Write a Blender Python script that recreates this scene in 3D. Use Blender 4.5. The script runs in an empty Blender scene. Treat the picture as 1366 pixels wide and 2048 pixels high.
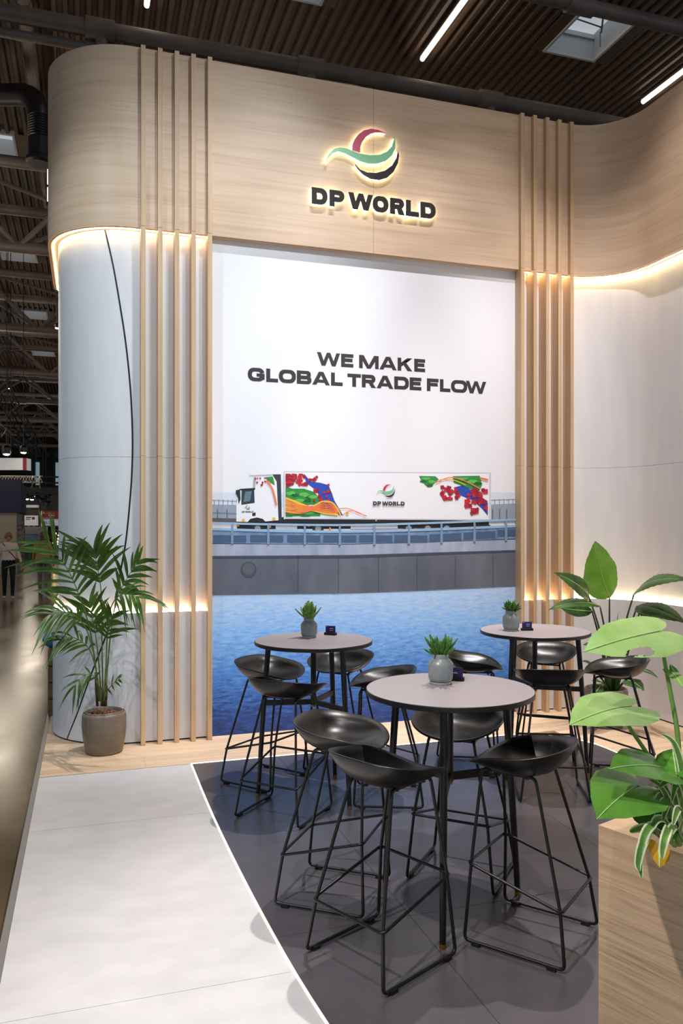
import bpy, bmesh, math, random
from mathutils import Vector, Matrix
random.seed(7)
PI = math.pi
S = bpy.context.scene
COL = S.collection

# ------------------------------------------------------------------ camera
F, HY, CX, H, YAW = 1590.0, 1050.0, 683.0, 1.85, math.radians(17.76)
cam = bpy.data.cameras.new('camera'); camo = bpy.data.objects.new('camera', cam); COL.objects.link(camo)
camo.location = (0, 0, H); camo.rotation_euler = (PI/2, 0, -YAW)
cam.sensor_fit = 'VERTICAL'; cam.sensor_height = 36; cam.lens = F/2048*36; cam.shift_y = (HY-1024)/2048
cam.clip_end = 300; cam.clip_start = 0.05
S.camera = camo
# ------------------------------------------------------------------ world, lights, exposure
w = bpy.data.worlds.new('hall_daylight'); S.world = w; w.use_nodes = True
bg = w.node_tree.nodes['Background']; bg.inputs[0].default_value = (0.74, 0.86, 1.0, 1); bg.inputs[1].default_value = 0.5
S.view_settings.view_transform = 'Standard'; S.view_settings.look = 'None'
S.view_settings.exposure = 0.0; S.view_settings.gamma = 1.0; S.view_settings.use_curve_mapping = False
def spot(name, loc, tgt, power, deg, blend=0.5, col=(1, .95, .88), size=0.06):
    l = bpy.data.lights.new(name, 'SPOT'); l.energy = power; l.color = col; l.spot_size = math.radians(deg)
    l.spot_blend = blend; l.shadow_soft_size = size
    o = bpy.data.objects.new(name, l); COL.objects.link(o); o.location = loc
    o.rotation_euler = (Vector(tgt)-Vector(loc)).to_track_quat('-Z', 'Y').to_euler()
    return o
SP = [
    ((3.2, 5.6, 8.6), (1.9, 3.7, 0.4), 1900, 62, (1, .93, .90)),      # over the tables from the rear right
    ((1.55, 4.2, 9.2), (1.65, 6.97, 2.1), 700, 33, (.94, .95, 1)),    # banner washers
    ((2.55, 4.2, 9.2), (2.55, 6.97, 2.1), 740, 33, (.98, .96, 1)),
    ((3.50, 4.2, 9.2), (3.45, 6.97, 2.1), 720, 33, (1, .95, .98)),
    ((3.9, 3.4, 8.8), (4.9, 6.3, 1.3), 1200, 46, (1, .92, .91)),      # right corner
    ((0.4, 1.2, 9.0), (0.3, 1.6, 0.0), 900, 46, (1, .95, .97)),      # white walkway
    ((3.6, 0.6, 8.8), (0.1, 7.0, 3.2), 850, 36, (.82, .92, 1)),
    ((0.5, 0.4, 8.8), (0.5, 6.95, 2.9), 660, 32, (.92, .96, 1)),      # added frontal fill for the left slats      # left column from the right
    ((-3.2, 2.5, 8.0), (-.1, 7.2, 2.6), 620, 36, (.76, .89, 1)),     # added bluish spot standing in for hall daylight on the left column
    ((3.4, 1.5, 8.8), (2.9, 6.9, 5.1), 150, 42, (1, .93, .88)),       # header
    ((-2.2, 1.0, 6.6), (2.0, 2.4, 0.4), 1250, 48, (1, .95, .90)),     # planter and front table from the left
]
for i, (lo, tg, pw, dg, co) in enumerate(SP):
    spot('booth_spotlight', lo, tg, pw, dg, .6, co)
for x, y in ((-3, 16), (-3, 30), (-3, 46), (-9, 24), (-8, 60), (4, 20)):  # added point lights that brighten the hall, no fixtures modelled
    l = bpy.data.lights.new('hall_lamp', 'POINT'); l.energy = 190; l.color = (1, .86, .68); l.shadow_soft_size = .8
    o = bpy.data.objects.new('hall_lamp', l); COL.objects.link(o); o.location = (x, y, 5.8)

# ------------------------------------------------------------------ projection helpers (photo pixel -> place)
RV = Vector((math.cos(YAW), -math.sin(YAW), 0)); FV = Vector((math.sin(YAW), math.cos(YAW), 0)); UV = Vector((0, 0, 1))
C0 = Vector((0, 0, H))
def ray(x, y): return FV + RV*((x-CX)/F) + UV*((HY-y)/F)
def at(x, y, d): return C0 + ray(x, y)*d
def onZ(x, y, z=0.0): r = ray(x, y); return C0 + r*((z-H)/r.z)
def onY(x, y, Y): r = ray(x, y); return C0 + r*(Y/r.y)

# ------------------------------------------------------------------ materials
def srgb(r, g, b):
    f = lambda c: (c/255/12.92) if c/255 <= .04045 else ((c/255+.055)/1.055)**2.4
    return (f(r), f(g), f(b), 1)
MATS = {}
def mat(name, col, rough=.5, metal=0, spec=.5, emit=0, ecol=None, coat=0):
    if name in MATS: return MATS[name]
    m = bpy.data.materials.new(name); m.use_nodes = True; b = m.node_tree.nodes['Principled BSDF']
    b.inputs['Base Color'].default_value = col; b.inputs['Roughness'].default_value = rough
    b.inputs['Metallic'].default_value = metal; b.inputs['Specular IOR Level'].default_value = spec
    b.inputs['Coat Weight'].default_value = coat
    if emit: b.inputs['Emission Color'].default_value = ecol or col; b.inputs['Emission Strength'].default_value = emit
    MATS[name] = m; return m
def noise_mat(name, c1, c2, scale=(1, 1, 1), nscale=4, detail=4, rough=.5, spec=.5, bump=0, lo=.35, hi=.65, rvar=0, metal=0):
    m = mat(name, c1, rough, metal, spec); nt = m.node_tree; N = nt.nodes; L = nt.links; b = N['Principled BSDF']
    tc = N.new('ShaderNodeTexCoord'); mp = N.new('ShaderNodeMapping'); mp.inputs['Scale'].default_value = scale
    no = N.new('ShaderNodeTexNoise'); no.inputs['Scale'].default_value = nscale; no.inputs['Detail'].default_value = detail
    cr = N.new('ShaderNodeValToRGB'); cr.color_ramp.elements[0].position = lo; cr.color_ramp.elements[1].position = hi
    cr.color_ramp.elements[0].color = c1; cr.color_ramp.elements[1].color = c2
    L.new(tc.outputs['Object'], mp.inputs[0]); L.new(mp.outputs[0], no.inputs['Vector'])
    L.new(no.outputs['Fac'], cr.inputs[0]); L.new(cr.outputs[0], b.inputs['Base Color'])
    if bump:
        bp = N.new('ShaderNodeBump'); bp.inputs['Strength'].default_value = bump; bp.inputs['Distance'].default_value = .01
        L.new(no.outputs['Fac'], bp.inputs['Height']); L.new(bp.outputs[0], b.inputs['Normal'])
    if rvar:
        mr = N.new('ShaderNodeMapRange'); mr.inputs[3].default_value = rough-rvar; mr.inputs[4].default_value = rough+rvar
        L.new(no.outputs['Fac'], mr.inputs[0]); L.new(mr.outputs[0], b.inputs['Roughness'])
    return m
def wood(name, scale, base, dark, rough=.45, fine=1.0):
    m = mat(name, base, rough); nt = m.node_tree; N = nt.nodes; L = nt.links; b = N['Principled BSDF']
    tc = N.new('ShaderNodeTexCoord')
    def layer(sc, det, lo, hi, ns=1.0, dist=.4):
        mp = N.new('ShaderNodeMapping'); mp.inputs['Scale'].default_value = sc
        no = N.new('ShaderNodeTexNoise'); no.inputs['Scale'].default_value = ns; no.inputs['Detail'].default_value = det
        no.inputs['Distortion'].default_value = dist
        mr = N.new('ShaderNodeMapRange'); mr.inputs[1].default_value = lo; mr.inputs[2].default_value = hi
        L.new(tc.outputs['Object'], mp.inputs[0]); L.new(mp.outputs[0], no.inputs['Vector']); L.new(no.outputs['Fac'], mr.inputs[0])
        return mr.outputs[0]
    a = layer(scale, 5, .38, .68); s2 = tuple(v*3.6 if v > 3 else v*1.6 for v in scale); c = layer(s2, 3, .52, .72)
    mx = N.new('ShaderNodeMath'); mx.operation = 'MULTIPLY_ADD'; mx.inputs[1].default_value = .55*fine; mx.use_clamp = True
    L.new(c, mx.inputs[0]); ml = N.new('ShaderNodeMath'); ml.operation = 'MULTIPLY'; ml.inputs[1].default_value = .6
    L.new(a, ml.inputs[0]); L.new(ml.outputs[0], mx.inputs[2])
    mix = N.new('ShaderNodeMix'); mix.data_type = 'RGBA'; mix.inputs[6].default_value = base; mix.inputs[7].default_value = dark
    L.new(mx.outputs[0], mix.inputs[0]); L.new(mix.outputs[2], b.inputs['Base Color'])
    return m
OAK, OAKD = srgb(220, 193, 164), srgb(190, 157, 126)
M = {}
M['wood_h'] = wood('oak_horizontal_grain', (.7, .7, 15), OAK, srgb(200, 169, 138))
M['wood_v'] = wood('oak_vertical_grain', (22, 22, .6), srgb(216, 184, 146), srgb(186, 150, 112))
M['wood_f'] = wood('oak_floor_plank', (.7, 11, 11), srgb(226, 198, 166), srgb(196, 164, 130), .5)
M['wood_p'] = wood('oak_planter_grain', (2.2, 2.2, 40), srgb(206, 177, 143), srgb(160, 127, 95), .5, 1.0)
M['white'] = noise_mat('white_laminate', srgb(226, 226, 230), srgb(232, 232, 234), (3, 3, .5), 3, 2, .42)
M['core'] = mat('wall_core_grey', srgb(120, 112, 104), .8)
M['dark'] = mat('dark_gap', srgb(18, 17, 17), .7)
M['blackline'] = mat('black_inlay', srgb(10, 10, 12), .4)
M['led'] = mat('warm_led', (1, .8, .5, 1), .4, emit=34, ecol=(1, .76, .42, 1))
M['led_floor'] = mat('warm_floor_led', (1, .8, .5, 1), .4, emit=6, ecol=(1, .82, .5, 1))
M['halo'] = mat('sign_halo_led', (1, .95, .7, 1), .4, emit=7, ecol=(1, .93, .66, 1))
M['steel'] = mat('aluminium_trim', srgb(168, 168, 170), .35, .8)
M['wfloor'] = noise_mat('white_concrete_laminate', srgb(206, 205, 206), srgb(219, 218, 219), (1.2, 1.8, 1), 3.5, 7, .38, lo=.3, hi=.7)
M['dfloor'] = noise_mat('charcoal_laminate', srgb(76, 73, 78), srgb(87, 83, 88), (1, 1.4, 1), 4, 7, .3, spec=.5, lo=.3, hi=.7)
M['concrete'] = noise_mat('polished_brown_concrete', srgb(66, 54, 36), srgb(112, 94, 66), (1, .6, 1), 1.1, 10, .2, spec=.45, rvar=.12, lo=.3, hi=.7)
M['black_plastic'] = mat('matt_black_polypropylene', srgb(11, 10, 11), .33, spec=.5)
M['black_metal'] = mat('black_powder_coat', srgb(13, 13, 14), .36, spec=.5)
M['blue_black'] = mat('black_lacquered_leg', srgb(15, 17, 21), .35)
M['rubber'] = mat('black_rubber', srgb(9, 9, 9), .7)
M['brass'] = mat('brass', srgb(176, 132, 62), .35, .9)
M['laminate'] = mat('grey_table_laminate', srgb(154, 146, 149), .45)
M['edge'] = mat('black_table_edge', srgb(17, 16, 16), .4)
M['vase'] = noise_mat('grey_glazed_stoneware', srgb(126, 134, 136), srgb(148, 154, 155), (1, 1, 1), 18, 5, .3, lo=.3, hi=.7)
M['vase_foot'] = mat('unglazed_vase_foot', srgb(150, 148, 150), .12, spec=.8)
M['pot'] = noise_mat('taupe_ceramic', srgb(118, 105, 90), srgb(130, 117, 101), (1, 1, 6), 4, 4, .38)
M['pebble'] = noise_mat('clay_granulate', srgb(96, 62, 46), srgb(150, 104, 80), (1, 1, 1), 60, 3, .9)
M['soil'] = noise_mat('dark_soil', srgb(46, 32, 24), srgb(84, 62, 46), (1, 1, 1), 50, 4, .95, bump=.6)
def leafmat(name, c1, c2, rough=.35, tr=.25, sc=9):
    m = noise_mat(name, c1, c2, (1, 1, 1), sc, 3, rough); nt = m.node_tree; N = nt.nodes; L = nt.links
    t = N.new('ShaderNodeBsdfTranslucent'); t.inputs[0].default_value = c2; ms = N.new('ShaderNodeMixShader'); ms.inputs[0].default_value = tr
    out = N['Material Output']; L.new(N['Principled BSDF'].outputs[0], ms.inputs[1]); L.new(t.outputs[0], ms.inputs[2]); L.new(ms.outputs[0], out.inputs[0])
    return m
M['palm'] = leafmat('palm_leaf', srgb(44, 76, 26), srgb(84, 118, 48), .3)
M['palm_stem'] = noise_mat('palm_stem', srgb(70, 98, 40), srgb(104, 126, 58), (30, 30, 4), 3, 3, .5)
M['strel'] = leafmat('broad_leaf_dark', srgb(42, 72, 32), srgb(66, 102, 46), .3, .2)
M['strel_l'] = leafmat('broad_leaf_bright', srgb(92, 150, 46), srgb(120, 178, 62), .3, .35)
M['mon_l'] = leafmat('monstera_leaf_light', srgb(138, 178, 98), srgb(162, 198, 122), .26, .2)
M['mon_m'] = leafmat('monstera_leaf_mid', srgb(86, 142, 52), srgb(112, 166, 70), .2, .2)
M['mon_d'] = leafmat('monstera_leaf_dark', srgb(50, 98, 34), srgb(68, 120, 44), .27, .2)
M['mon_stem'] = mat('monstera_stem', srgb(110, 150, 62), .45); M['mon_rib'] = mat('leaf_midrib', srgb(176, 206, 134), .4)
M['spider'] = leafmat('spider_plant_green', srgb(74, 122, 44), srgb(106, 150, 62), .4)
M['spider_w'] = leafmat('spider_plant_cream', srgb(214, 224, 176), srgb(226, 232, 196), .4)
M['yellow'] = leafmat('yellowed_leaf', srgb(206, 150, 34), srgb(222, 174, 56), .5)
M['succ'] = leafmat('succulent_leaf', srgb(86, 128, 46), srgb(128, 164, 74), .4, .1, 25)
M['succ_tip'] = mat('succulent_red_tip', srgb(176, 110, 70), .5)
M['finger'] = leafmat('finger_succulent', srgb(40, 84, 26), srgb(84, 132, 52), .33, .05, 40)
M['purple'] = mat('violet_card', srgb(38, 20, 92), .4)
M['cardwhite'] = mat('card_white', srgb(225, 222, 232), .5)
M['navyprint'] = mat('card_print', srgb(190, 185, 220), .5)

# ------------------------------------------------------------------ object helpers
def tag(o, label=None, cat=None, group=None, kind=None):
    if label: o['label'] = label
    if cat: o['category'] = cat
    if group: o['group'] = group
    if kind: o['kind'] = kind
    return o
def thing(name, label, cat, loc=(0, 0, 0), rz=0, group=None):
    o = bpy.data.objects.new(name, None); COL.objects.link(o); o.location = loc; o.rotation_euler = (0, 0, rz)
    o.empty_display_size = .1
    return tag(o, label, cat, group)
class MB:
    def __init__(s): s.v = []; s.f = []
    def add(s, vs, fs):
        n = len(s.v); s.v += [tuple(v) for v in vs]; s.f += [tuple(i+n for i in f) for f in fs]; return s
    def box(s, x0, x1, y0, y1, z0, z1):
        return s.add([(x0,y0,z0),(x1,y0,z0),(x1,y1,z0),(x0,y1,z0),(x0,y0,z1),(x1,y0,z1),(x1,y1,z1),(x0,y1,z1)],
                     [(3,2,1,0),(4,5,6,7),(0,1,5,4),(1,2,6,5),(2,3,7,6),(3,0,4,7)])
    def prism(s, poly, a, b, axis='z'):
        n = len(poly)
        if axis == 'z': vs = [(p[0], p[1], a) for p in poly]+[(p[0], p[1], b) for p in poly]
        else: vs = [(p[0], a, p[1]) for p in poly]+[(p[0], b, p[1]) for p in poly]
        return s.add(vs, [tuple(range(n-1, -1, -1)), tuple(range(n, 2*n))]+[(i, (i+1) % n, n+(i+1) % n, n+i) for i in range(n)])
    def ribbon(s, pf, pb, z0, z1):
        n = len(pf); vs = []
        for a, b in zip(pf, pb): vs += [(a[0], a[1], z0), (a[0], a[1], z1), (b[0], b[1], z1), (b[0], b[1], z0)]
        fs = []
        for i in range(n-1):
            for k in range(4): fs.append((4*i+k, 4*i+4+k, 4*i+4+(k+1) % 4, 4*i+(k+1) % 4))
        fs += [(3, 2, 1, 0), (4*n-4, 4*n-3, 4*n-2, 4*n-1)]
        return s.add(vs, fs)
    def lathe(s, prof, n=24, c=(0, 0, 0), cap=True):
        vs = []; m = len(prof)
        for r, z in prof:
            for k in range(n): a = 2*PI*k/n; vs.append((c[0]+r*math.cos(a), c[1]+r*math.sin(a), c[2]+z))
        fs = [(i*n+k, i*n+(k+1) % n, (i+1)*n+(k+1) % n, (i+1)*n+k) for i in range(m-1) for k in range(n)]
        if cap: fs += [tuple(range(n-1, -1, -1)), tuple((m-1)*n+k for k in range(n))]
        return s.add(vs, fs)
    def tube(s, pts, r, n=8, closed=False, cap=True):
        pts = [Vector(p) for p in pts]; m = len(pts); rs = r if isinstance(r, (list, tuple)) else [r]*m
        vs = []; up = None
        for i, p in enumerate(pts):
            if closed: t = (pts[(i+1) % m]-pts[i-1])
            else: t = pts[min(i+1, m-1)]-pts[max(i-1, 0)]
            t.normalize()
            if up is None: up = Vector((0, 0, 1)) if abs(t.z) < .9 else Vector((1, 0, 0))
            x = up.cross(t)
            if x.length < 1e-6: x = Vector((1, 0, 0)).cross(t)
            x.normalize(); y = t.cross(x); up = y
            for k in range(n): a = 2*PI*k/n; vs.append(p+(x*math.cos(a)+y*math.sin(a))*rs[i])
        fs = [(i*n+k, i*n+(k+1) % n, ((i+1) % m)*n+(k+1) % n, ((i+1) % m)*n+k) for i in range(m if closed else m-1) for k in range(n)]
        if not closed and cap: fs += [tuple(range(n-1, -1, -1)), tuple((m-1)*n+k for k in range(n))]
        return s.add(vs, fs)
    def bar(s, a, b, wd, ht):
        a = Vector(a); b = Vector(b); t = (b-a).normalized(); x = t.cross(Vector((0, 0, 1)))
        if x.length < 1e-5: x = Vector((1, 0, 0))
        x.normalize(); y = x.cross(t); x *= wd/2; y *= ht/2
        return s.add([a-x-y, a+x-y, a+x+y, a-x+y, b-x-y, b+x-y, b+x+y, b-x+y],
                     [(3,2,1,0),(4,5,6,7),(0,1,5,4),(1,2,6,5),(2,3,7,6),(3,0,4,7)])
    def ball(s, c, r, n=10, m=7, sq=(1, 1, 1)):
        vs = []
        for i in range(m+1):
            t = PI*i/m
            for k in range(n): a = 2*PI*k/n; vs.append((c[0]+r*sq[0]*math.sin(t)*math.cos(a), c[1]+r*sq[1]*math.sin(t)*math.sin(a), c[2]+r*sq[2]*math.cos(t)))
        return s.add(vs, [(i*n+k, (i+1)*n+k, (i+1)*n+(k+1) % n, i*n+(k+1) % n) for i in range(m) for k in range(n)])
    def grid(s, rows):
        n = len(rows[0]); vs = [p for r in rows for p in r]
        return s.add(vs, [(i*n+k, i*n+k+1, (i+1)*n+k+1, (i+1)*n+k) for i in range(len(rows)-1) for k in range(n-1)])
    def build(s, name, m, parent=None, smooth=False, off=None, bevel=0):
        me = bpy.data.meshes.new(name)
        o3 = Vector(off) if off is not None else Vector((0, 0, 0))
        me.from_pydata([tuple(Vector(v)-o3) for v in s.v], [], s.f); me.update()
        bm = bmesh.new(); bm.from_mesh(me); bmesh.ops.remove_doubles(bm, verts=bm.verts, dist=1e-6)
        bmesh.ops.recalc_face_normals(bm, faces=bm.faces)
        if bevel: bmesh.ops.bevel(bm, geom=[e for e in bm.edges if e.calc_face_angle(0) > .6], offset=bevel, segments=2, affect='EDGES', profile=.6)
        bm.to_mesh(me); bm.free()
        if m: me.materials.append(M[m] if isinstance(m, str) else m)
        if smooth:
            for p in me.polygons: p.use_smooth = True
            if smooth != 'all':
                bm = bmesh.new(); bm.from_mesh(me)
                for e in bm.edges: e.smooth = e.calc_face_angle(0) < .7
                bm.to_mesh(me); bm.free()
        o = bpy.data.objects.new(name, me); COL.objects.link(o)
        if parent: o.parent = parent
        return o
def fillet(pts, r, closed=False, seg=4):
    pts = [Vector(p) for p in pts]; out = []; m = len(pts)
    for i, p in enumerate(pts):
        if not closed and i in (0, m-1): out.append(p); continue
        a = pts[i-1]-p; b = pts[(i+1) % m]-p; rr = min(r, a.length*.45, b.length*.45)
        p0 = p+a.normalized()*rr; p1 = p+b.normalized()*rr
        for k in range(seg+1): t = k/seg; out.append(p0*(1-t)**2+p*2*t*(1-t)+p1*t*t)
    return out
def kids(o): return [c for c in bpy.data.objects if c.parent == o]
def copy_tree(o, parent=None):
    c = o.copy(); COL.objects.link(c)
    if parent: c.parent = parent
    for ch in kids(o): copy_tree(ch, c)
    return c
def smoothcurve(pts, n=6):
    pts = [Vector(p) for p in pts]; out = []
    for i in range(len(pts)-1):
        p0 = pts[max(i-1, 0)]; p1 = pts[i]; p2 = pts[i+1]; p3 = pts[min(i+2, len(pts)-1)]
        for k in range(n):
            t = k/n; out.append(.5*((2*p1)+(p2-p0)*t+(2*p0-5*p1+4*p2-p3)*t*t+(3*p1-p0-3*p2+p3)*t**3))
    out.append(pts[-1]); return out

# ------------------------------------------------------------------ lettering (wide grotesque built from strokes)
def rring(x0, x1, y0, y1, tx, ty, ro, sq=(0, 0, 0, 0), n=6):
    """quads of a rounded ring; sq marks square corners (bl, br, tr, tl)"""
    def cont(x0, x1, y0, y1, r):
        pts = []
        cs = [(x0, y0, PI), (x1, y0, 1.5*PI), (x1, y1, 0), (x0, y1, .5*PI)]
        for i, (x, y, a) in enumerate(cs):
            rr = 0.0 if sq[i] else min(r, (x1-x0)/2, (y1-y0)/2)
            cx = x+rr if x == x0 else x-rr; cy = y+rr if y == y0 else y-rr
            for k in range(n+1): t = a+PI/2*k/n; pts.append((cx+rr*math.cos(t), cy+rr*math.sin(t)))
        return pts
    o = cont(x0, x1, y0, y1, ro); i = cont(x0+tx, x1-tx, y0+ty, y1-ty, max(ro-min(tx, ty)*.85, .001))
    m = len(o); return [[o[k], o[(k+1) % m], i[(k+1) % m], i[k]] for k in range(m)]
def R(x0, x1, y0, y1): return [(x0, y0), (x1, y0), (x1, y1), (x0, y1)]
def glyph(ch, w, h, t):
    tv = t*1.12; q = []
    if ch in 'EFL':
        q = [R(0, tv, 0, h)]
        if ch in 'EL': q.append(R(0, w, 0, t))
        if ch in 'EF': q += [R(0, w, h-t, h), R(0, w*.93, h*.53-t*.5, h*.53+t*.5)]
    elif ch == 'T': q = [R(0, w, h-t, h), R(w/2-tv/2, w/2+tv/2, 0, h)]
    elif ch == 'O': q = rring(0, w, 0, h, tv, t, h*.44)
    elif ch == 'D': q = rring(0, w, 0, h, tv, t, h*.44, (1, 0, 0, 1))
    elif ch == 'P': q = [R(0, tv, 0, h)]+rring(0, w, h*.3, h, tv, t, h*.33, (1, 0, 0, 1))
    elif ch == 'R': q = [R(0, tv, 0, h)]+rring(0, w*.97, h*.34, h, tv, t, h*.33, (1, 0, 0, 1))+[[(w*.48, h*.36), (w*.48+tv, h*.40), (w, 0), (w-tv*1.2, 0)]]
    elif ch == 'B': q = rring(0, w*.96, h*.5-t*.4, h, tv, t*.9, h*.26, (1, 0, 0, 1))+rring(0, w, 0, h*.5+t*.4, tv, t*.9, h*.28, (1, 0, 0, 1))
    elif ch == 'G':
        for p in rring(0, w, 0, h, tv, t, h*.44):
            cx = sum(a[0] for a in p)/4; cy = sum(a[1] for a in p)/4
            if cx > w*.7 and h*.38 < cy < h*.66: continue
            q.append(p)
        q += [R(w*.52, w, h*.36, h*.36+t*.85), R(w-tv, w, h*.14, h*.4)]
    elif ch == 'A':
        d = tv*1.08; m = w/2
        q = [[(0, 0), (d, 0), (m+d*.42, h), (m-d*.55, h)], [(w-d, 0), (w, 0), (m+d*.55, h), (m-d*.42, h)], R(w*.22, w*.78, h*.17, h*.17+t*.85)]
    elif ch == 'M':
        m = w/2; d = tv*.95
        q = [R(0, d, 0, h), R(w-d, w, 0, h), [(0, h), (d*1.3, h), (m+d*.5, 0), (m-d*.5, 0)], [(w-d*1.3, h), (w, h), (m+d*.5, 0), (m-d*.5, 0)]]
    elif ch == 'W':
        d = tv*.98; a, b, c = w*.28, w*.5, w*.72
        q = [[(0, h), (d, h), (a+d*.5, 0), (a-d*.5, 0)], [(b-d*.45, h), (b+d*.45, h), (a+d*.5, 0), (a-d*.5, 0)],
             [(b-d*.45, h), (b+d*.45, h), (c+d*.5, 0), (c-d*.5, 0)], [(w-d, h), (w, h), (c+d*.5, 0), (c-d*.5, 0)]]
    elif ch == 'K':
        q = [R(0, tv, 0, h), [(tv*.9, h*.30), (w-tv*1.35, h), (w, h), (tv*.9, h*.62-t*.0+t*.25-t*.25)], [(w*.36, h*.52), (w*.36+tv*.7, h*.70), (w, 0), (w-tv*1.3, 0)]]
    return q
def letter_mesh(ch, x0, x1, z0, z1, t, y0, y1):
    b = MB()
    for i, p in enumerate(glyph(ch, x1-x0, z1-z0, t)): b.prism([(x0+a, z0+c) for a, c in p], y0-i*2e-5, y1+i*2e-5, 'y')
    return b
def text_mesh(body, size):
    c = bpy.data.curves.new('lettering', 'FONT'); c.body = body; c.size = size; c.align_x = 'LEFT'; c.extrude = .0008; c.offset = size*.012
    o = bpy.data.objects.new('lettering', c); COL.objects.link(o); bpy.context.view_layer.update()
    dg = bpy.context.evaluated_depsgraph_get(); me = bpy.data.meshes.new_from_object(o.evaluated_get(dg), depsgraph=dg)
    bpy.data.objects.remove(o); bpy.data.curves.remove(c)
    vs = [v.co.copy() for v in me.vertices]; fs = [tuple(p.vertices) for p in me.polygons]; bpy.data.meshes.remove(me)
    return vs, fs

# ================================================================== STRUCTURE
# hall floor
b = MB(); b.grid([[(-45, -8, -.04), (45, -8, -.04)], [(-45, 118, -.04), (45, 118, -.04)]])
tag(b.build('floor', 'concrete'), 'polished brown concrete hall floor', kind='structure')

# booth platform with its loose-laid panels
plat = MB().box(-.345, 5.6, -1.2, 9.4, -.04, -.02).build('platform_floor', 'dark'); tag(plat, 'raised booth platform with wood, white and charcoal panels', kind='structure')
MB().box(-.366, -.334, -1.2, 9.4, -.04, .001).build('edge_trim', 'steel', plat)
def clip(poly, x0, x1, y0, y1):
    def cut(P, f, inter):
        out = []
        for i in range(len(P)):
            a, c = P[i-1], P[i]
            if f(c):
                if not f(a): out.append(inter(a, c))
                out.append(c)
            elif f(a): out.append(inter(a, c))
        return out
    def ix(v): return lambda a, c: (v, a[1]+(c[1]-a[1])*(v-a[0])/(c[0]-a[0]))
    def iy(v): return lambda a, c: (a[0]+(c[0]-a[0])*(v-a[1])/(c[1]-a[1]), v)
    for f, it in ((lambda p: p[0] >= x0, ix(x0)), (lambda p: p[0] <= x1, ix(x1)), (lambda p: p[1] >= y0, iy(y0)), (lambda p: p[1] <= y1, iy(y1))):
        if poly: poly = cut(poly, f, it)
    return poly
def tiles(poly, xs, ys, name, m, gap, z=0.0):
    for i in range(len(xs)-1):
        for j in range(len(ys)-1):
            p = clip(poly, xs[i]+gap, xs[i+1]-gap, ys[j]+gap, ys[j+1]-gap)
            if len(p) >= 3: MB().prism(p, -.02, z).build(name, m, plat)
bound = smoothcurve([(.771, 6.215, 0), (.765, 4.99, 0), (.793, 3.736, 0), (.85, 2.82, 0), (.98, 1.9, 0), (1.2, 1.0, 0), (1.55, 0, 0), (2.0, -1.0, 0)], 5)
bound2 = [(p.x, p.y) for p in bound]
corner = [(4.1-.55+.55*math.sin(t*PI/16), 6.225-.62+.62*math.cos(t*PI/16)) for t in range(9)]
white_poly = [(-.333, 6.21), (-.333, -1.2), (1.98, -1.2)]+[(x-.006, y) for x, y in reversed(bound2[:-1])]
tiles(white_poly, [-.34, 2.4], [-1.2, 1.26, 3.198, 5.135, 6.3], 'white_floor_panel', 'wfloor', .0012)
dark_poly = [(x+.006, y) for x, y in bound2]+[(4.1, -1.0), (4.1, 5.4)]+list(reversed(corner))
tiles(dark_poly, [.7, 1.457, 2.80, 4.2], [-1.2, 1.55, 3.487, 5.42, 6.4], 'charcoal_floor_panel', 'dfloor', .0012)
wood_a = [(-.333, 6.222), (.765, 6.222), (3.55, 6.236), (5.3, 6.236), (5.3, 7.05), (-.333, 9.3)]
ys = [6.21, 6.53, 6.85, 7.2, 7.6, 8.0, 8.6, 9.4]
for j in range(len(ys)-1):
    o = .431+.9*(j % 3)
    tiles([(-.333, 6.222), (5.3, 6.232), (5.3, 7.1), (.5, 7.1), (-.26, 7.6), (-.26, 9.3), (-.333, 9.3)], [-.4, o, o+2.4, o+4.8, o+7.2], [ys[j], ys[j+1]], 'floor_plank', 'wood_f', .0006)
wood_b = [(4.108, 2.0), (5.3, 2.0), (5.3, 6.23)]+[(x+.006, y+.006) for x, y in corner]
for j in range(14):
    o = 4.35+.35*(j % 3)
    tiles(wood_b, [4.0, o, o+2.4], [6.23-.32*(j+1), 6.23-.32*j], 'floor_plank', 'wood_f', .0006)
lp = [(p[0], p[1], .0) for p in bound2]; bt = MB()
bt.ribbon([(x-.005, y) for x, y in bound2], [(x+.004, y) for x, y in bound2], -.012, .0015)
tag(bt.build('floor_light_strip', 'led_floor', plat), 'thin warm light line set in the floor')
edge2 = [(.771, 6.222)]+corner+[(4.1, 5.4), (4.1, 2.0)]
bt = MB(); bt.ribbon(edge2, [(x+(.0 if i < 2 else .007), y+(.007 if i < 9 else 0)) for i, (x, y) in enumerate(edge2)], -.012, .0015)
tag(bt.build('floor_light_strip', 'led_floor', plat), 'thin warm light line set in the floor')

# booth wall: convex corner left, straight front, concave corner right
def path(d, x_from=None, x_to=None, part=None):
    """plan curve offset d in front of the white wall face"""
    L = [(-.245-d, 9.0), (-.245-d, 8.3)]
    L += [(.385+(.63+d)*math.cos(a), 7.623+(.63+d)*math.sin(a)) for a in [PI+PI/2*k/20 for k in range(21)]]
    Rr = [(4.63+(.6-d)*math.cos(a), 6.393+(.6-d)*math.sin(a)) for a in [PI/2-PI/2*k/20 for k in range(21)]]
    Rr += [(5.23-d, 5.2), (5.23-d, 2.6)]
    y = 6.993-d
    if part == 'left': return L+[(x_to, y)]
    if part == 'mid': return [(x_from, y), (x_to, y)]
    if part == 'right': return [(x_from, y)]+Rr
    if part == 'right_a': return [(x_from, y)]+Rr[:18]
    if part == 'right_b': return Rr[17:]
    return L+Rr
wall = MB().ribbon(path(-.02), path(-.12), 0, 5.86).build('wall_back', 'core'); tag(wall, 'tall booth back wall with rounded ends, oak header and white panels', kind='structure')
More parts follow.
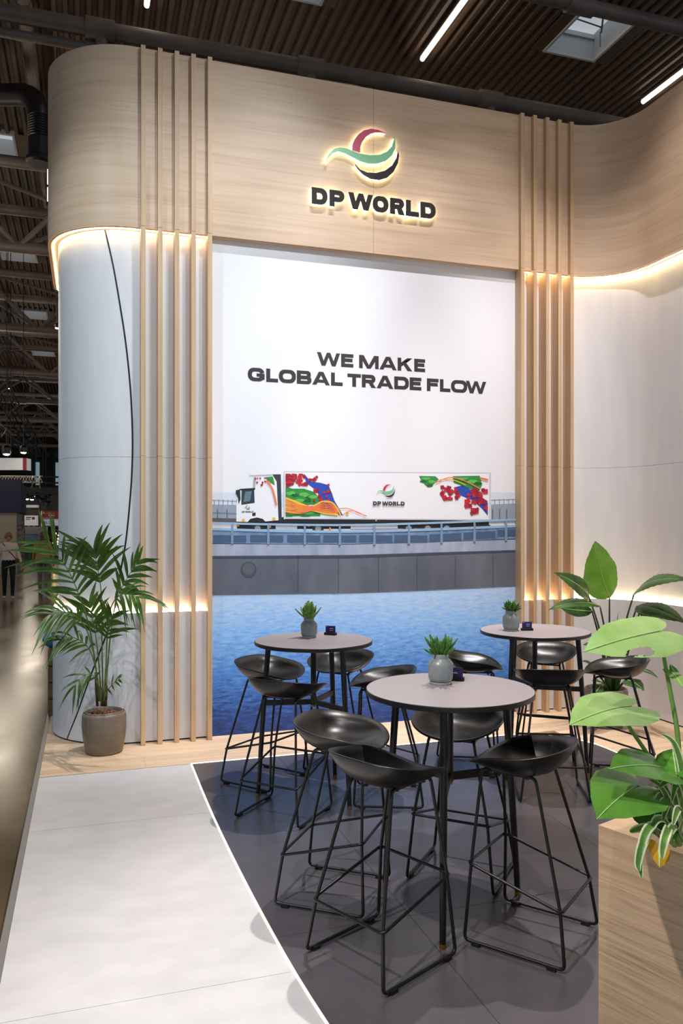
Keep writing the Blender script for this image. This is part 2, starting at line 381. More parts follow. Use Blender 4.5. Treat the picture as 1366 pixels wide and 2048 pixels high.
def rib(name, m, d0, d1, z0, z1, label=None, **k):
    o = MB().ribbon(path(d0, **k), path(d1, **k), z0, z1).build(name, m, wall, smooth=True)
    if label: o['label'] = label
    return o
ZH, ZT, ZL, ZS = 4.36, 5.878, 1.105, 2.43
rib('header_panel', 'wood_h', .088, .066, ZH, ZT, part='left', x_to=2.521)
rib('header_panel', 'wood_h', .088, .066, ZH, ZT, part='right_a', x_from=2.5235)
rib('header_panel', 'wood_h', .088, .066, ZH, ZT, part='right_b')
rib('soffit_panel', 'wood_h', .066, -.02, ZH-.004, ZH+.01, part='left', x_to=2.52)
rib('soffit_panel', 'wood_h', .066, -.02, ZH-.004, ZH+.01, part='right', x_from=2.522)
for zz in ((ZL-.02, ZS-.001), (ZS+.001, ZH-.004)):
    rib('white_wall_panel', 'white', 0, -.02, *zz, part='left', x_to=1.03)
    rib('white_wall_panel', 'white', 0, -.02, *zz, part='right', x_from=4.04)
rib('skirting_panel', 'white', .048, -.02, .012, ZL, part='left', x_to=1.03)
rib('skirting_panel', 'white', .048, -.02, .012, ZL, part='right', x_from=4.04)
rib('shadow_gap', 'dark', .044, -.02, 0, .012, part='left', x_to=1.03)
rib('shadow_gap', 'dark', .044, -.02, 0, .012, part='right', x_from=4.04)
def ledrun(d0, d1, z0, z1, part, **k): rib('light_strip', 'led', d0, d1, z0, z1, part=part, **k)
ledrun(.050, .040, ZH-.009, ZH-.004, 'left', x_to=1.0); ledrun(.050, .040, ZH-.009, ZH-.004, 'right', x_from=4.07)
ledrun(.026, .014, ZL, ZL+.005, 'left', x_to=1.0); ledrun(.026, .014, ZL, ZL+.005, 'right', x_from=4.07)
YF = 6.857
for g0 in (.432, 4.038):
    for k in range(5):
        x = g0+.1395*k
        MB().box(x, x+.038, YF, 6.906, ZH+.001, ZT).build('slat', 'wood_v', wall)
        MB().box(x, x+.038, YF, 6.992, ZS+.001, ZH-.002).build('slat', 'wood_v', wall)
        MB().box(x, x+.038, YF, 6.992, .003, ZS-.001).build('slat', 'wood_v', wall)
# black inlay line drawn over the rounded left column
def hit(px, py, d):
    r = ray(px, py); p = path(d, part='left', x_to=1.03); best = None
    for (ax, ay), (bx, by) in zip(p[:-1], p[1:]):
        den = r.x*(by-ay)-r.y*(bx-ax)
        if abs(den) < 1e-9: continue
        t = (ax*(by-ay)-ay*(bx-ax))/den; u = (ax*r.y-ay*r.x)/den
        if t > 0 and -1e-6 <= u <= 1.0001 and (best is None or t < best): best = t
    return C0+r*best
for d, pts in ((.002, [(210, 460), (226, 530), (240, 610), (252, 690), (261, 780), (265, 870), (264, 940), (260, 1000), (252, 1080), (240, 1150), (230, 1216)]),
               (.0495, [(227, 1232), (205, 1290), (180, 1355), (155, 1425), (134, 1478)])):
    c = smoothcurve([hit(x, y, d) for x, y in pts], 5); rows = []
    for p in c:
        n = Vector((p.x-.385, p.y-7.623, 0)).normalized() if p.x < .385 else Vector((0, -1, 0)); s = Vector((-n.y, n.x, 0))*.0068
        rows.append([p-s+n*.001, p+s+n*.001])
    tag(MB().grid(rows).build('inlay_line', 'blackline', wall), 'thin black curved line on the white column')

# ================================================================== PRINTED BANNER
YB = 6.972
ban = thing('printed_banner', 'tall printed fabric banner of a lorry on a bridge above blue water', 'banner', (2.533, YB, 0))
BO = (2.533, YB, 0)
b = MB().box(1.031, 4.037, YB, YB+.018, .004, 4.40)
M['sky'] = mat('banner_print_white', srgb(236, 236, 240), .6); b.build('fabric_panel', 'sky', ban, off=BO)
def pm(name, r, g, bb): return mat('print_'+name, srgb(r, g, bb), .6)
LY = [0]
def W(x, y): p = onY(x, y, YB); return (p.x, p.z)
def flat(name, pxs, m, crop=None, lay=None):
    """flat print shape given by photo pixels on the banner"""
    lay = LY[0] if lay is None else lay; y = YB-.0006-.0008*lay
    if crop: pxs = [(crop[0]+crop[2]*x, crop[1]+crop[2]*yy) for x, yy in pxs]
    pts = [W(*p) for p in pxs]; bb = MB()
    bb.add([(p[0], y, p[1]) for p in pts], [tuple(range(len(pts)))])
    return bb.build(name, m, ban, off=BO)
def multi(name, polys, m, lay, crop=None):
    y = YB-.0006-.0008*lay; bb = MB(); stuff = len(polys) > 12
    for pxs in polys:
        if len(pxs) < 3: continue
        if crop: pxs = [(crop[0]+crop[2]*x, crop[1]+crop[2]*yy) for x, yy in pxs]
        y -= 1.1e-5; pts = [W(*p) for p in pxs]; bb.add([(p[0], y, p[1]) for p in pts], [tuple(range(len(pts)))])
        if not stuff: bb.build(name, m, ban, off=BO); bb = MB()
    if stuff: tag(bb.build(name, m, ban, off=BO), kind='stuff')
def ribbonpx(pts, wd):
    pts = smoothcurve([(x, y, 0) for x, y in pts], 5); a = []; c = []
    for i, p in enumerate(pts):
        t = (pts[min(i+1, len(pts)-1)]-pts[max(i-1, 0)]).normalized(); n = Vector((-t.y, t.x, 0))*wd/2
        a.append(p+n); c.append(p-n)
    return [[(a[i].x, a[i].y), (a[i+1].x, a[i+1].y), (c[i+1].x, c[i+1].y), (c[i].x, c[i].y)] for i in range(len(a)-1)]
K4 = (420, 900, .4685)
# water
mw = mat('print_water', srgb(90, 140, 200), .6); nt = mw.node_tree; N = nt.nodes; L = nt.links
tc = N.new('ShaderNodeTexCoord'); sx = N.new('ShaderNodeSeparateXYZ'); L.new(tc.outputs['Object'], sx.inputs[0])
mp = N.new('ShaderNodeMapping'); mp.inputs['Scale'].default_value = (5, 1, 22); mp.inputs['Rotation'].default_value = (0, .06, 0); L.new(tc.outputs['Object'], mp.inputs[0])
no = N.new('ShaderNodeTexNoise'); no.inputs['Scale'].default_value = 2.2; no.inputs['Detail'].default_value = 6; no.inputs['Distortion'].default_value = .6; L.new(mp.outputs[0], no.inputs['Vector'])
mr = N.new('ShaderNodeMapRange'); mr.inputs[1].default_value = 0; mr.inputs[2].default_value = 1.28; mr.inputs[3].default_value = .12; mr.inputs[4].default_value = 1.04; L.new(sx.outputs[2], mr.inputs[0])
ad = N.new('ShaderNodeMath'); ad.operation = 'MULTIPLY_ADD'; ad.inputs[1].default_value = .62; L.new(no.outputs['Fac'], ad.inputs[0])
sb = N.new('ShaderNodeMath'); sb.operation = 'ADD'; sb.inputs[1].default_value = -.31; L.new(mr.outputs[0], sb.inputs[0]); L.new(sb.outputs[0], ad.inputs[2])
cr = N.new('ShaderNodeValToRGB'); e = cr.color_ramp.elements
e[0].position = .0; e[0].color = srgb(20, 36, 82); e[1].position = 1.0; e[1].color = srgb(186, 214, 246)
for p, c in ((.25, srgb(40, 78, 152)), (.5, srgb(82, 140, 218)), (.75, srgb(138, 190, 248))): q = e.new(p); q.color = c
L.new(ad.outputs[0], cr.inputs[0]); L.new(cr.outputs[0], N['Principled BSDF'].inputs['Base Color'])
def hp(x): return x
flat('water_print', [(424, 1185), (700, 1187), (1031, 1170), (1031, 1427), (424, 1474)], mw, lay=0)
# far causeway, sea haze and fence
flat('haze_print', [(424, 985), (1031, 985), (1031, 1014), (424, 1014)], pm('haze', 214, 222, 236), lay=0)
flat('far_road_print', [(424, 1009), (474, 1010), (474, 1045), (424, 1046)], pm('road', 150, 160, 178), lay=1)
flat('far_road_print', [(978, 1009), (1031, 1007), (1031, 1042), (978, 1045)], pm('road', 150, 160, 178), lay=1)
multi('far_fence_print', [[(x, y), (x+1.2, y), (x+1.2, y+11), (x, y+11)] for x, y in [(428+9*k, 999) for k in range(6)]+[(980+9*k, 998) for k in range(6)]]+
      [[(424, 1000), (474, 1002), (474, 1003), (424, 1001)], [(978, 1000), (1031, 998), (1031, 999), (978, 1001)], [(424, 1024), (474, 1026), (474, 1029), (424, 1027)]], pm('fence', 118, 134, 152), 2)
multi('guard_post_print', [[(x, 1018), (x+2, 1018), (x+2, 1038), (x, 1038)] for x in (434, 453, 984, 998, 1012)], pm('post', 84, 112, 110), 3)
flat('shadow_strip_print', [(424, 1036), (474, 1037), (474, 1046), (424, 1046)], pm('shade', 92, 88, 90), lay=3)
# chassis, wheels, body of the lorry
flat('chassis_print', [(474, 1034), (980, 1036), (980, 1056), (474, 1058)], pm('chassis', 26, 27, 32), lay=3)
def disc(cx, cy, rx, ry=None, n=20): return [(cx+rx*math.cos(2*PI*k/n), cy+(ry or rx)*math.sin(2*PI*k/n)) for k in range(n)]
multi('wheel_print', [disc(x, 1058, 11) for x in (515, 636, 817, 855, 893)], pm('wheel', 40, 42, 48), 4)
multi('wheel_hub_print', [disc(x, 1057, 6) for x in (515, 636, 817, 855, 893)], pm('hub', 150, 156, 164), 5)
flat('fuel_tank_print', [(551, 1048), (594, 1048), (594, 1060), (551, 1060)], pm('tank', 196, 202, 210), lay=4)
flat('side_skirt_print', [(701, 1049), (795, 1048), (795, 1057), (701, 1058)], pm('skirt', 206, 212, 224), lay=4)
WH = pm('lorry_white', 238, 238, 242)
flat('trailer_print', [(318, 92), (1197, 98), (1197, 298), (318, 290)], WH, K4, 4)
multi('trailer_frame_print', [[(316, 90), (1199, 96), (1199, 100), (316, 94)], [(316, 288), (1199, 296), (1199, 301), (316, 294)], [(314, 90), (320, 90), (320, 296), (314, 296)], [(1190, 98), (1199, 98), (1199, 320), (1190, 320)]], pm('frame', 206, 208, 216), 5, K4)
flat('cab_print', [(122, 168), (190, 165), (196, 118), (270, 112), (284, 135), (292, 300), (200, 308), (112, 306), (112, 236)], WH, K4, 5)
flat('cab_gap_print', [(268, 104), (302, 104), (306, 300), (292, 300), (284, 160)], pm('gap', 52, 56, 66), K4, 4)
multi('cab_roof_print', [[(166, 108), (268, 104), (268, 108), (166, 111)], [(186, 116), (196, 114), (192, 165), (184, 166)]], pm('roofline', 168, 172, 182), 6, K4)
flat('window_print', [(134, 172), (188, 169), (190, 226), (133, 234)], pm('glass', 40, 58, 70), K4, 6)
flat('window_shine_print', [(150, 178), (178, 176), (170, 218), (142, 222)], pm('glass_shine', 96, 122, 134), K4, 7)
multi('mirror_print', [[(110, 172), (128, 168), (130, 210), (122, 232), (118, 200), (110, 184)], [(126, 166), (192, 162), (192, 170), (126, 172)], [(180, 270), (194, 266), (194, 280), (180, 282)]], pm('mirror', 30, 34, 40), 7, K4)
flat('wheel_arch_print', [(160, 308), (172, 294), (200, 288), (225, 294), (240, 310)], pm('chassis', 26, 27, 32), K4, 6)
multi('marker_light_print', [R(114, 124, 318, 326), R(252, 260, 318, 332), R(418, 424, 318, 328), R(508, 515, 330, 342), R(705, 712, 298, 304), R(1080, 1086, 298, 304), R(890, 897, 310, 318)], pm('amber', 232, 140, 40), 8, K4)
multi('sticker_print', [disc(142, 300, 7), disc(272, 294, 7), R(580, 590, 264, 280)], pm('yellow', 236, 190, 60), 8, K4)
# paint swirls of the livery
rnd = random.Random(3)
def blob(cx, cy, rx, ry, n=18, j=.25): return [(cx+rx*(1+rnd.uniform(-j, j))*math.cos(2*PI*k/n), cy+ry*(1+rnd.uniform(-j, j))*math.sin(2*PI*k/n)) for k in range(n)]
def clipbox(p, x0, x1, y0, y1): return clip(p, x0, x1, y0, y1)
BL, RD, GR, YE, OR_ = pm('blue', 40, 72, 176), pm('red', 196, 28, 52), pm('green', 44, 140, 62), pm('yellow2', 240, 190, 50), pm('orange', 238, 120, 70)
DR, LG, DG = pm('darkred', 150, 18, 44), pm('lightgreen', 96, 184, 84), pm('darkgreen', 24, 98, 44)
T0 = (322, 1185, 101, 284)
multi('blue_paint_print', [clipbox([(400, 100), (430, 135), (470, 140), (505, 150), (520, 185), (530, 215), (550, 250), (568, 280), (540, 275), (490, 230), (450, 170), (410, 140)], *T0),
      clipbox([(1040, 160), (1080, 150), (1120, 175), (1160, 200), (1185, 225), (1185, 280), (1160, 250), (1120, 215), (1060, 190)], *T0), clipbox([(1060, 118), (1090, 128), (1120, 160), (1100, 165)], *T0)], BL, 6, K4)
multi('green_paint_print', [clipbox([(322, 155), (350, 165), (400, 165), (440, 178), (470, 205), (462, 235), (430, 232), (390, 240), (350, 225), (322, 205)], *T0),
      clipbox([(322, 262), (380, 250), (430, 258), (470, 255), (470, 282), (322, 282)], *T0),
      clipbox([(892, 111), (960, 112), (975, 125), (950, 150), (930, 160), (905, 135)], *T0), clipbox([(1035, 112), (1150, 110), (1160, 150), (1140, 190), (1110, 165), (1070, 150), (1040, 140)], *T0),
      [(232, 117), (268, 113), (276, 150), (258, 140)]], GR, 7, K4)
gl = []; gd = []
for cx, cy, rx, ry in [(345, 185, 20, 8), (400, 190, 22, 9), (440, 200, 20, 8), (380, 215, 22, 7), (350, 270, 20, 6), (420, 268, 25, 6), (920, 122, 18, 6), (945, 135, 16, 7), (1075, 122, 25, 6), (1120, 135, 22, 8)]:
    gl.append(clipbox(blob(cx, cy, rx, ry), *T0)); gd.append(clipbox(blob(cx+rnd.uniform(-25, 25), cy+rnd.uniform(8, 18), rx*.8, ry*.8), *T0))
multi('green_highlight_print', gl, LG, 8, K4); multi('green_shade_print', gd, DG, 8, K4)
rq = []; dq = []
def cubes(n, fx, fy, s0, s1, box):
    for k in range(n):
        cx, cy = fx(), fy(); s = rnd.uniform(s0, s1); a = rnd.uniform(0, PI/2)
        p = [(cx+s*math.cos(a+PI/2*i), cy+s*math.sin(a+PI/2*i)) for i in range(4)]; p = clipbox(p, *box)
        if len(p) >= 3: (dq if k % 3 == 0 else rq).append(p)
cubes(60, lambda: 322+abs(rnd.gauss(0, 1))*58, lambda: rnd.uniform(100, 150), 5, 12, T0)
cubes(26, lambda: rnd.uniform(430, 525), lambda: rnd.uniform(170, 248), 5, 12, T0)
cubes(22, lambda: rnd.uniform(985, 1060), lambda: rnd.uniform(158, 215), 7, 14, T0)
cubes(34, lambda: rnd.uniform(1085, 1180), lambda: rnd.uniform(165, 270), 7, 15, T0)
cubes(12, lambda: rnd.uniform(192, 250), lambda: rnd.uniform(120, 150), 3, 6, (190, 275, 112, 300))
multi('red_cube_print', rq, RD, 9, K4); multi('dark_red_cube_print', dq, DR, 10, K4)
yl = []; ol = []
for k in range(7):
    y0 = 205+k*9
    yl += ribbonpx([(322, y0), (370, y0+18-2*k), (430, 246+2*k), (490, 258+2*k), (545, 276)], 5 if k % 2 else 8)
    ol += ribbonpx([(322, y0+6), (380, y0+30-3*k), (440, 240+3*k), (500, 225+7*k), (545, 250+3*k)], 4)
ol += ribbonpx([(545, 250), (590, 250), (630, 268), (668, 282)], 3)+ribbonpx([(560, 280), (600, 258), (640, 270), (660, 283)], 2.5)
ol += ribbonpx([(960, 140), (1020, 118), (1080, 130), (1150, 165)], 4)+ribbonpx([(1150, 120), (1185, 128)], 8)+ribbonpx([(240, 130), (262, 160), (275, 200), (282, 235)], 7)
yl += ribbonpx([(440, 240), (480, 220), (520, 225), (545, 255), (556, 280)], 6)+ribbonpx([(975, 128), (1030, 126), (1090, 150)], 3)+ribbonpx([(250, 135), (270, 175), (278, 210)], 4)
multi('yellow_ribbon_print', yl, YE, 11, K4); multi('orange_ribbon_print', ol, OR_, 12, K4)
# bridge
multi('beam_print', [[(424, 1112), (1031, 1100), (1031, 1172), (860, 1180), (700, 1186), (424, 1190)]], noise_mat('print_beam', srgb(82, 88, 102), srgb(112, 116, 128), (1, 1, .4), 3, 7, .6, lo=.3, hi=.7), 5)
multi('deck_print', [[(424, 1086), (700, 1088), (1031, 1077), (1031, 1101), (700, 1112), (424, 1114)]], noise_mat('print_deck', srgb(142, 154, 176), srgb(176, 184, 204), (2, 1, .5), 4, 6, .6, lo=.3, hi=.7), 6)
multi('deck_shade_print', [[(424, 1112), (700, 1110), (1031, 1100), (1031, 1104), (700, 1116), (424, 1117)], [(424, 1085), (700, 1086), (1031, 1077), (1031, 1079), (700, 1089), (424, 1088)]], pm('deckshade', 64, 72, 88), 7)
multi('beam_joint_print', [[(x, 1112), (x+1, 1112), (x+1, 1186-.04*max(0, x-700)), (x, 1186-.04*max(0, x-700))] for x in (595, 676, 756, 833, 910, 985)], pm('joint', 62, 68, 80), 7)
multi('beam_mark_print', [disc(497, 1139, 16)], pm('mark', 74, 78, 90), 7); multi('beam_mark_print', [disc(497, 1138, 12)], pm('mark2', 92, 96, 108), 8)
multi('parapet_print', [[(424, 1057), (560, 1061), (700, 1062), (860, 1058), (1031, 1051), (1031, 1077), (860, 1084), (700, 1088), (560, 1088), (424, 1086)]], noise_mat('print_parapet', srgb(92, 124, 160), srgb(124, 152, 186), (3, 1, 2), 4, 5, .6), 8)
multi('parapet_panel_print', [[(424+x, 1070), (424+x+66, 1071), (424+x+66, 1085), (424+x, 1085)] for x in (2, 76, 150, 222, 294, 364)]+[[(424+x, 1069-k*4), (424+x+64, 1066-k*4), (424+x+64, 1081-k*4), (424+x, 1084-k*4)] for k, x in enumerate((434, 502))]+[[(994, 1060), (1031, 1058), (1031, 1073), (994, 1074)]], pm('panel', 68, 92, 124), 9)
rl = ribbonpx([(424, 1046), (560, 1049), (700, 1050), (860, 1046), (1031, 1039)], 4.2)
multi('rail_print', rl, pm('rail', 150, 182, 212), 13); multi('rail_print', ribbonpx([(424, 1058), (560, 1062), (700, 1063), (860, 1059), (1031, 1052)], 5), pm('rail', 150, 182, 212), 13)
pp = []
for x in (464, 536, 609, 679, 748, 817, 882, 948, 1011):
    y = 1047+3*math.sin((x-424)/607*PI)-6*max(0, (x-760)/270); pp.append([(x-2, y), (x+2, y), (x+2.6, y+40), (x-2.6, y+40)])
multi('rail_post_print', pp, pm('railpost', 120, 148, 178), 14)
# words of the headline and the lorry's own lettering
INK = mat('print_ink', srgb(52, 44, 46), .6); K8 = .3953
def words(seq, z0, z1, t, y0, y1, m, parent, off, name, X=None):
    for ch, a, c in seq:
        letter_mesh(ch, X(a), X(c), z0, z1, t, y0, y1).build(name, m, parent, off=off)
XH = lambda a: onY(460+K8*a, 760, YB).x
words([('W', 440, 557), ('E', 562, 624), ('M', 653, 752), ('A', 756, 843), ('K', 848, 922), ('E', 932, 987)], 3.306, 3.428, .033, YB-.0012, YB-.0002, INK, ban, BO, 'headline_letter', XH)
words([('G', 90, 175), ('L', 183, 243), ('O', 247, 333), ('B', 338, 412), ('A', 416, 505), ('L', 511, 570), ('T', 594, 662), ('R', 667, 738), ('A', 742, 826), ('D', 831, 905), ('E', 909, 968), ('F', 996, 1055), ('L', 1062, 1115), ('O', 1118, 1200), ('W', 1193, 1296)],
      3.129, 3.249, .033, YB-.0012, YB-.0002, INK, ban, BO, 'headline_letter', XH)
EMB = dict(
 red=[(498, 325), (503, 275), (520, 235), (548, 198), (590, 167), (650, 152), (710, 163), (768, 187), (730, 181), (690, 180), (650, 190), (610, 216), (578, 260), (563, 300), (562, 346), (530, 336)],
 green=[(280, 422), (310, 360), (350, 315), (400, 303), (450, 310), (500, 330), (560, 352), (640, 366), (720, 362), (780, 335), (820, 290), (838, 220), (846, 262), (843, 312), (818, 368), (770, 410), (700, 432), (630, 432), (560, 410), (500, 375), (440, 345), (390, 330), (345, 345), (310, 385)],
 black=[(523, 438), (560, 480), (620, 505), (690, 508), (760, 490), (820, 445), (855, 385), (866, 328), (875, 370), (865, 430), (830, 500), (780, 545), (720, 562), (650, 553), (590, 520), (545, 475)])
EMN = {}
for k, v in EMB.items(): EMN[k] = [(onY(580+.2489*x, 220+.2489*y, 6.87).x, onY(580+.2489*x, 220+.2489*y, 6.87).z) for x, y in v]
LET = [('D', 175, 300), ('P', 318, 435), ('W', 470, 665), ('O', 665, 790), ('R', 805, 918), ('L', 932, 1035), ('D', 1050, 1168)]
XL7 = lambda a: onY(580+.2489*a, 300, 6.87).x
ex0, ez0 = 2.525, 4.734           # sign centre line and baseline on the header
def mini_logo(cx, base, s, lay):
    y = YB-.0006-.0008*lay
    for k, mm in (('red', pm('lred', 190, 40, 70)), ('green', pm('lgreen', 120, 200, 140)), ('black', pm('lblack', 40, 36, 40))):
        MB().add([(cx+(x-ex0)*s, y, base+(z-ez0)*s) for x, z in EMN[k]], [tuple(range(len(EMN[k])))]).build('livery_emblem_print', mm, ban, off=BO)
    for ch, a, c in LET:
        bb = MB(); xa, xb = cx+(XL7(a)-ex0)*s, cx+(XL7(c)-ex0)*s
        for i, p in enumerate(glyph(ch, xb-xa, .143*s, .040*s)): bb.add([(xa+u, y-i*1e-5, base+v) for u, v in p], [tuple(range(len(p)))])
        bb.build('livery_letter_print', INK, ban, off=BO)
q = W(777, 1011); mini_logo(q[0], q[1], .262, 13)
q = W(495, 1025); mini_logo(q[0], q[1], .085, 8)

# ================================================================== ILLUMINATED SIGN on the header
SO = (ex0, 6.905, ez0)
sign = thing('illuminated_sign', 'halo-lit sign with swoosh emblem and dark raised letters on the oak header', 'sign', SO)
M['s_red'] = mat('sign_red', srgb(206, 84, 114), .3); M['s_green'] = mat('sign_green', srgb(142, 206, 160), .3); M['s_black'] = mat('sign_black', srgb(48, 46, 52), .3); M['s_letter'] = mat('sign_letter', srgb(50, 46, 43), .65, spec=.2)
def inset(poly, k):
    cx = sum(p[0] for p in poly)/len(poly); cz = sum(p[1] for p in poly)/len(poly)
    out = []; n = len(poly); area = sum(poly[i-1][0]*poly[i][1]-poly[i][0]*poly[i-1][1] for i in range(n)); sg = 1 if area > 0 else -1
    for i in range(n):
        a, p, c = Vector(poly[i-1]), Vector(poly[i]), Vector(poly[(i+1) % n])
        t = (c-a).normalized(); nrm = Vector((-t.y, t.x))*sg; out.append(tuple(p+nrm*k))
    return out
for k in ('red', 'green', 'black'):
    o = MB().prism(EMN[k], 6.862, 6.878, 'y').build('emblem_swoosh', 's_'+k, sign, off=SO); o['label'] = {'red': 'red crescent', 'green': 'green wave', 'black': 'black crescent'}[k]
    MB().prism(inset(EMN[k], .003), 6.880, 6.899, 'y').build('halo_light', 'halo', o, off=SO)
for ch, a, c in LET:
    o = letter_mesh(ch, XL7(a), XL7(c), 4.734, 4.878, .041, 6.862, 6.880).build('sign_letter', 's_letter', sign, off=SO)
    letter_mesh(ch, XL7(a)+.003, XL7(c)-.003, 4.737, 4.875, .035, 6.882, 6.899).build('halo_light', 'halo', o, off=SO)

# ================================================================== BAR STOOLS
def make_stool():
    t = thing('bar_stool', 'x', 'bar stool')
    # seat shell
    af, ab, bb, n, c0 = .212, .232, .236, 2.75, .052; NR, NP = 9, 56; rings = []
    def pt(r, ph):
        c, s = math.cos(ph), math.sin(ph); a = af if c > 0 else ab; e = 2/n
        x = a*abs(c)**e*(1 if c > 0 else -1); y = bb*abs(s)**e*(1 if s > 0 else -1)
        h = .778+.106*((1-c)/2)**.66
        k = max(0, min(1, (.75-c)/.9)); p = 2.4+2.0*k
        z = .752+(h-.752)*r**p-(.012*max(0, c)**2*r**6)
        return Vector((c0+x*r, y*r, z))
    top = [[pt(.02+.98*i/NR, 2*PI*k/NP) for k in range(NP)] for i in range(NR+1)]
    th = .009
    def nrm(i, k):
        a = top[min(i+1, NR)][k]-top[max(i-1, 0)][k]; c = top[i][(k+1) % NP]-top[i][k-1]; v = a.cross(c); v.normalize()
        return v if v.z > 0 else -v
    bot = [[top[i][k]-nrm(i, k)*th for k in range(NP)] for i in range(NR+1)]
    lip = [top[NR][k]-nrm(NR, k)*th*.5+Vector((top[NR][k].x-c0, top[NR][k].y, 0)).normalized()*.004 for k in range(NP)]
    allr = top+[lip]+bot[::-1]; m = MB()
    m.add([p for r in allr for p in r], [(i*NP+k, i*NP+(k+1) % NP, (i+1)*NP+(k+1) % NP, (i+1)*NP+k) for i in range(len(allr)-1) for k in range(NP)]+[tuple(range(NP)), tuple((len(allr)-1)*NP+k for k in range(NP))])
    m.build('seat', 'black_plastic', t, smooth='all')
    r = .0078; kink = {}
    for s in (1, -1):
        fb, ff = (-.226, s*.228, .0155), (.226, s*.228, .0155)
        kf, kb = (.208, s*.195, .348), (-.196, s*.197, .238)
        tf, tb = (.190, s*.118, .752), (-.060, s*.118, .748)
        loop = [fb, ff, kf, tf, tb, kb]; kink[s] = (kf, kb)
        m = MB(); m.tube(fillet(loop, .026, True, 4), r, 8, True); fr = m.build('leg_frame', 'black_metal', t, smooth='all')
        for x in (-.17, .17): MB().box(x-.019, x+.019, s*.228-.011, s*.228+.011, 0, .017).build('rubber_foot', 'rubber', fr)
    (fl, bl), (fr_, br) = kink[1], kink[-1]
    o = lambda p, d=.010: (p[0]+(d if p[0] > 0 else -d), p[1]+(d if p[1] > 0 else -d), p[2])
    MB().tube(fillet([o(bl), o(fl), o(fr_), o(br)], .022, True, 4), .007, 8, True).build('footrest', 'black_metal', t, smooth='all')
    for q in (.15, -.02): MB().bar((q, -.118, .740), (q, .118, .740), .016, .01).build('seat_bracket', 'black_metal', t)
    return t
STOOLS = [
 (1.187, 3.827, -37, 'black bar stool at the left of the nearest table, facing right'),
 (1.205, 3.209, 26, 'black bar stool closest to the camera, its back towards the viewer'),
 (1.913, 3.153, 128, 'black bar stool between the nearest table and the oak planter, dark seat facing left'),
 (1.906, 3.846, 227, 'black bar stool behind the nearest table, facing the camera under its tabletop'),
 (1.235, 5.673, -51, 'black bar stool at the far left of the left rear table, beside the water print'),
 (1.209, 4.981, 46, 'black bar stool in front of the left rear table, back to the viewer'),
 (1.870, 5.800, 229, 'black bar stool behind the left rear table, right of its legs, against the water print'),
 (1.954, 5.044, 158, 'black bar stool right of the left rear table, half behind the nearest tabletop'),
 (2.760, 5.480, -24, 'black bar stool at the left of the right rear table, before the banner'),
 (3.560, 5.650, 232, 'black bar stool behind the right rear table, in front of the oak slats'),
 (3.049, 4.794, 67, 'black bar stool in front of the right rear table, dark back to the viewer'),
 (3.736, 4.920, 146, 'black bar stool right of the right rear table, before the potted plant'),
]
proto = make_stool()
stools = []
for i, (x, y, a, lb) in enumerate(STOOLS):
    o = proto if i == 0 else copy_tree(proto); stools.append(o)
for o, (x, y, a, lb) in zip(stools, STOOLS):
    o.location = (x, y, 0.0); o.rotation_euler = (0, 0, math.radians(a)); tag(o, lb, 'bar stool', 'black bar stools around the round tables')

# ================================================================== BAR TABLES
ZTAB = 1.06
def table(cx, cy, angs, label):
    t = thing('bar_table', label, 'table', (cx, cy, 0), 0, 'round bar tables'); n = 64; R0 = .405
    top = MB().lathe([(R0-.006, ZTAB-.027), (R0, ZTAB-.024), (R0, ZTAB-.004), (R0-.003, ZTAB-.0012)], n).build('tabletop', 'edge', t, smooth=True)
    MB().lathe([(R0-.003, ZTAB-.0012), (R0-.0045, ZTAB)], n).build('laminate_surface', 'laminate', top)
    for a in angs:
        a = math.radians(a); dx, dy = math.cos(a), math.sin(a)
        P = lambda r, z: (r*dx, r*dy, z)
        lg = MB().tube([P(.380, .018), P(.345, .55), P(.309, ZTAB-.027)], [.0145, .0175, .019], 14).build('leg', 'blue_black', t, smooth=True)
        MB().tube([P(.381, .0), P(.380, .02)], .0155, 14).build('brass_foot', 'brass', lg, smooth=True)
        MB().bar(P(.0, .635), P(.342, .635), .022, .036).build('crossbar', 'black_metal', t, bevel=.003)
        MB().bar(P(.0, ZTAB-.037), P(.33, ZTAB-.037), .03, .018).build('top_bracket', 'black_metal', t)
    MB().tube([(0, 0, .612), (0, 0, ZTAB-.028)], .019, 14).build('centre_column', 'blue_black', t, smooth=True)
    MB().tube([(0, 0, .600), (0, 0, .612)], .016, 14).build('brass_cap', 'brass', t, smooth=True)
    return t
T1 = table(1.672, 3.505, (123.7, -120, 2), 'nearest round black-edged bar table, in the middle of the charcoal floor')
T2 = table(1.486, 5.272, (169.5, 49.8, -67.6), 'round bar table at the rear left, carrying the broad-leaved succulent')
T3 = table(3.205, 5.245, (-152, -33, 88), 'round bar table at the rear right, in front of the oak slats')

